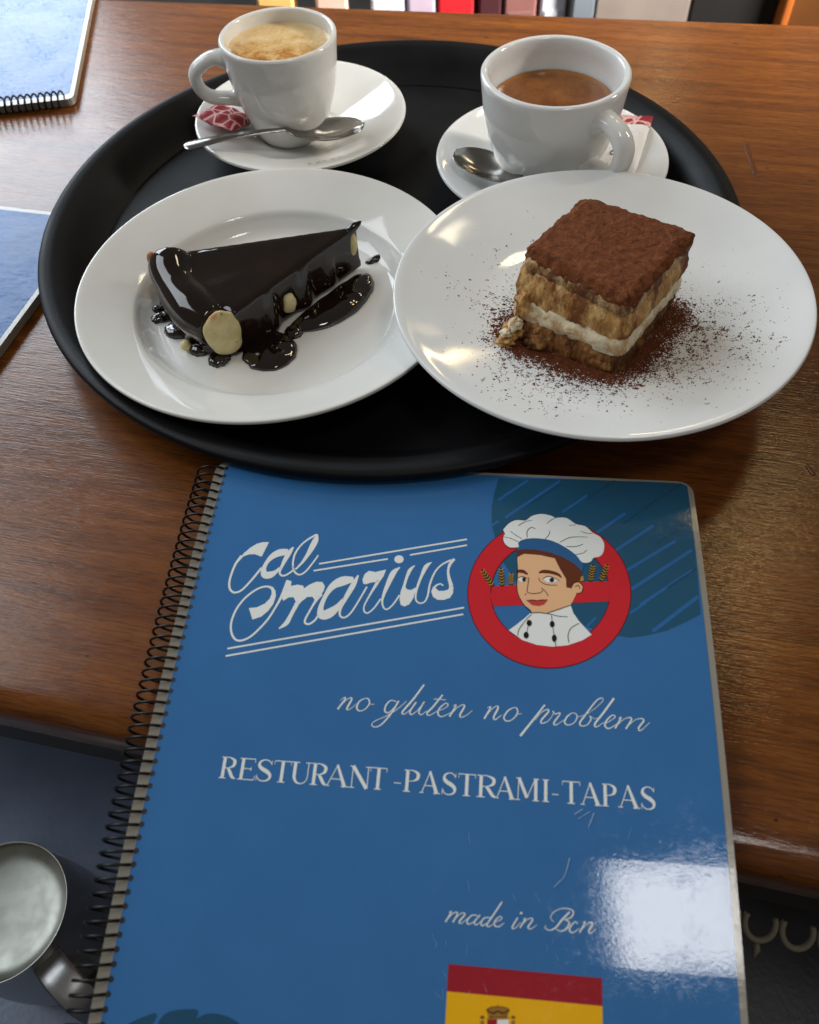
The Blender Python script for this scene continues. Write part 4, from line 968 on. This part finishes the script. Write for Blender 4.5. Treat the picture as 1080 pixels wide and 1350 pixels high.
# ------------------------------------------------------------------ the two other menus
def side_menu(loc, rot, w_, h_, label, coil):
    e = empty('menu_book', loc); e.rotation_euler = (0, 0, rot); tag(e, label, 'menu')
    for k in range(4):
        bm = bmesh.new(); add_poly(bm, [(x, y) for x, y in rrect(-w_, 0, 0, h_, .005)])
        bmesh.ops.dissolve_limit(bm, angle_limit=.01, verts=bm.verts[:], edges=bm.edges[:])
        r_ = bmesh.ops.extrude_face_region(bm, geom=bm.faces[:])
        for v in r_['geom']:
            if isinstance(v, bmesh.types.BMVert): v.co.z -= .0009
        for v in bm.verts: v.co.z += .0056-.0013*k
        bmesh.ops.recalc_face_normals(bm, faces=bm.faces[:])
        me = bpy.data.meshes.new('page'); bm.to_mesh(me); bm.free(); o = link('page' if k else 'front_cover', me, CLEAR, e, False)
        if k == 0: fc = o
    m_ = .007 if coil else .003
    bm = bmesh.new(); add_poly(bm, rrect(-w_+.003, -.003, m_, h_-.003, .003)); 
    for v in bm.verts: v.co.z = .0057
    bm.normal_update(); bad = [f for f in bm.faces if f.normal.z < 0]
    if bad: bmesh.ops.reverse_faces(bm, faces=bad)
    me = bpy.data.meshes.new('blue_cover_print'); bm.to_mesh(me); bm.free(); link('blue_cover_print', me, BLUE2, fc, False)
    # grey print blotches stay as one faint motif
    if coil:
        hl = []
        for i in range(int((w_-.012)/.00455)*14):
            a = 2*math.pi*i/14; hl.append((-.007-.00455*i/14, .0003+.0058*math.cos(a), .0058+.0050*math.sin(a)))
        tube('spiral_wire', hl, .0007, COIL, e, 6)
    return e
BLUE2 = laminate('blue_print_side', lin(44, 92, 152), (.10, .30), .5)
t = NT(BLUE2); t.bump(t.noise(t.coords((1, 1.6, 1)), 20, 4, .6), .28, .003); t.b.inputs['Specular IOR Level'].default_value = .16
side_menu((-.2165, .5815, 0), R(5.0), .21, .30, 'blue menu at the top left corner with its black coil edge facing the viewer', True)
side_menu((-.1765, .4395, 0), R(-16), .21, .15, 'blue laminated menu sticking out from under the left side of the tray', False)
e_ = [o for o in bpy.data.objects if o.name.startswith('menu_book')][-1]
e_.location.y -= 0.0
# the second one runs towards the viewer: shift so that its far edge starts at the corner
off = Matrix.Rotation(R(-16), 4, 'Z') @ Vector((0, -.15, 0)); e_.location = (-.1765+off.x, .4395+off.y, 0)

# ------------------------------------------------------------------ steel jug on the seat
jug = empty('steel_jug', (-.243, .099, -.2985)); tag(jug, 'round steel jug with flat lid and strap handle cut by the left picture edge', 'jug')
lathe('jug_body', [(0, 0), (.030, 0), (.0365, .002), (.039, .012), (.0395, .045), (.0375, .080), (.0365, .095), (.0372, .0985), (.0366, .0990), (.0360, .0975), (.0362, .090), (.0380, .045), (.0375, .014), (.034, .0050), (0, .0040)], JUGSTEEL, jug, 80, 4)
LID = make_steel('lid_steel', (.27, .28, .25, 1), .24, .40)
lathe('lid', [(0, .0905), (.015, .0908), (.028, .0918), (.034, .0935), (.0362, .0945)], LID, jug, 64, 4)
d = Vector((.74, -.67, 0)); sd = Vector((.67, .74, 0)); pth = catmull([d*.036+Vector((0, 0, .088)), d*.050+Vector((0, 0, .093)), d*.066+Vector((0, 0, .088)), d*.073+Vector((0, 0, .070)), d*.066+Vector((0, 0, .040)), d*.040+Vector((0, 0, .024))], 6)
tube('strap_handle', pth, .0085, make_steel('strap_steel', (.30, .30, .30, 1), .3, .5), jug, 12, side=sd, flat=.12)

# ------------------------------------------------------------------ things beyond the far table edge
def flatm(name, c, r=.5):
    m = mat(name, c, r); t = NT(m); co = t.coords(); t.base(t.mix(t.rng(t.noise(co, 25, 3), .35, .7, 0, .5), c, tuple(x*.7 for x in c[:3])+(1,))); return m
bc = box('back_counter', (-.35, .42, 1.14, 1.45, -.76, -.46), flatm('counter_wood', (.06, .035, .02, 1)), None, .004)
tag(bc, 'dark counter behind the table carrying bright cartons', 'counter')
for x0, x1, col, lab in ((-.160, -.112, lin(236, 196, 120), 'yellow carton beyond the far table edge, leftmost behind the espresso cup'), (-.082, -.040, lin(236, 200, 184), 'peach coloured carton beyond the far table edge behind the espresso cup'),
        (-.008, .036, lin(226, 228, 246), 'pale lavender carton beyond the far table edge between the cups'), (.041, .078, lin(200, 182, 204), 'mauve carton beyond the table edge, left of the red one'),
        (.082, .130, lin(214, 34, 44), 'bright red carton beyond the far table edge above the wide cup'), (.137, .168, lin(70, 34, 40), 'dark maroon carton right of the red carton beyond the table'),
        (.172, .216, lin(136, 92, 88), 'dusty brown carton beyond the table edge beside the white one'), (.222, .257, lin(226, 230, 246), 'white carton beyond the table edge beside the grey cabinet')):
    o = box('carton', (x0, x1, 1.20, 1.27, -.4595, -.08), flatm('carton_print', col), None, .003); tag(o, lab, 'carton', 'cartons beyond the far table edge')
    o = box('label_panel', (x0+.006, x1-.006, 1.1985, 1.1995, -.30, -.225), flatm('carton_panel', tuple(min(1, c*.8+.03) for c in col[:3])+(1,)), o, 0)
cab = empty('grey_cabinet', (.36, 1.3, -.758)); tag(cab, 'grey panelled cabinet beyond the far table edge', 'cabinet')
box('side_panel', (-.102, -.096, -.11, .12, .31, .84), flatm('black_trim', (.01, .01, .012, 1)), cab, .002)
box('blue_grey_door', (-.094, -.064, -.10, .12, 0, .84), flatm('blue_grey_panel', lin(112, 122, 132)), cab, .002)
box('grey_door', (-.062, .068, -.10, .12, 0, .84), flatm('grey_panel', lin(132, 122, 116)), cab, .002)
dk = empty('dark_cabinet', (.49, 1.3, -.758)); tag(dk, 'black cabinet front right of the grey cabinet beyond the table', 'cabinet')
box('carcass', (-.060, .061, -.10, .15, 0, .86), flatm('black_panel', (.012, .011, .011, 1)), dk, .003); box('handle', (-.01, .01, -.112, -.1005, .60, .615), flatm('dark_handle', (.05, .02, .015, 1)), dk, .002)
wd = empty('wooden_doorframe', (.60, 1.3, -.758)); tag(wd, 'brown wooden panel with an orange edge post at the far right', 'door frame')
box('post', (-.048, -.036, -.12, -.06, 0, .9), flatm('orange_wood', lin(176, 96, 36)), wd, .003); box('panel', (-.035, .25, -.09, -.04, 0, .9), flatm('brown_panel', lin(96, 58, 22)), wd, .003)

# dried drip and fleck on the right of the table
def table_mark(pts, wd, name='dried_drip'):
    P = catmull([(*local_table(x, y), 0) for x, y in pts], 4); W = [wd[min(len(wd)-1, i//4)]*(1+.35*noise.noise((i*.6, 2, wd[0]*900))) for i in range(len(P))]
    W[0] *= .5; W[-1] *= .5
    v, f = tube_data(P, W, 8, side=(0, 0, 1)); v = [(q.x, q.y, max(q.z*.12, -.0003)+.00008) for q in v]
    obj(name, v, f, STAIN, table)
def ground(x, y):
    d = fwd+right*((x-540)/1083.8)-up*((y-675)/1083.8); k = -CAM_H/d.z; return (d.x*k, d.y*k)
table_mark([ground(982, 187), ground(985, 196), ground(988, 205), ground(991, 214), ground(994, 224), ground(995, 230)], [.0018, .0019, .0017, .0016, .0015, .0009])
table_mark([ground(1010, 221), ground(1014, 221)], [.0010, .0008], 'dried_fleck')
table_mark([ground(1064, 613), ground(1068, 620), ground(1074, 627)], [.0009, .0011, .0008], 'dried_fleck')
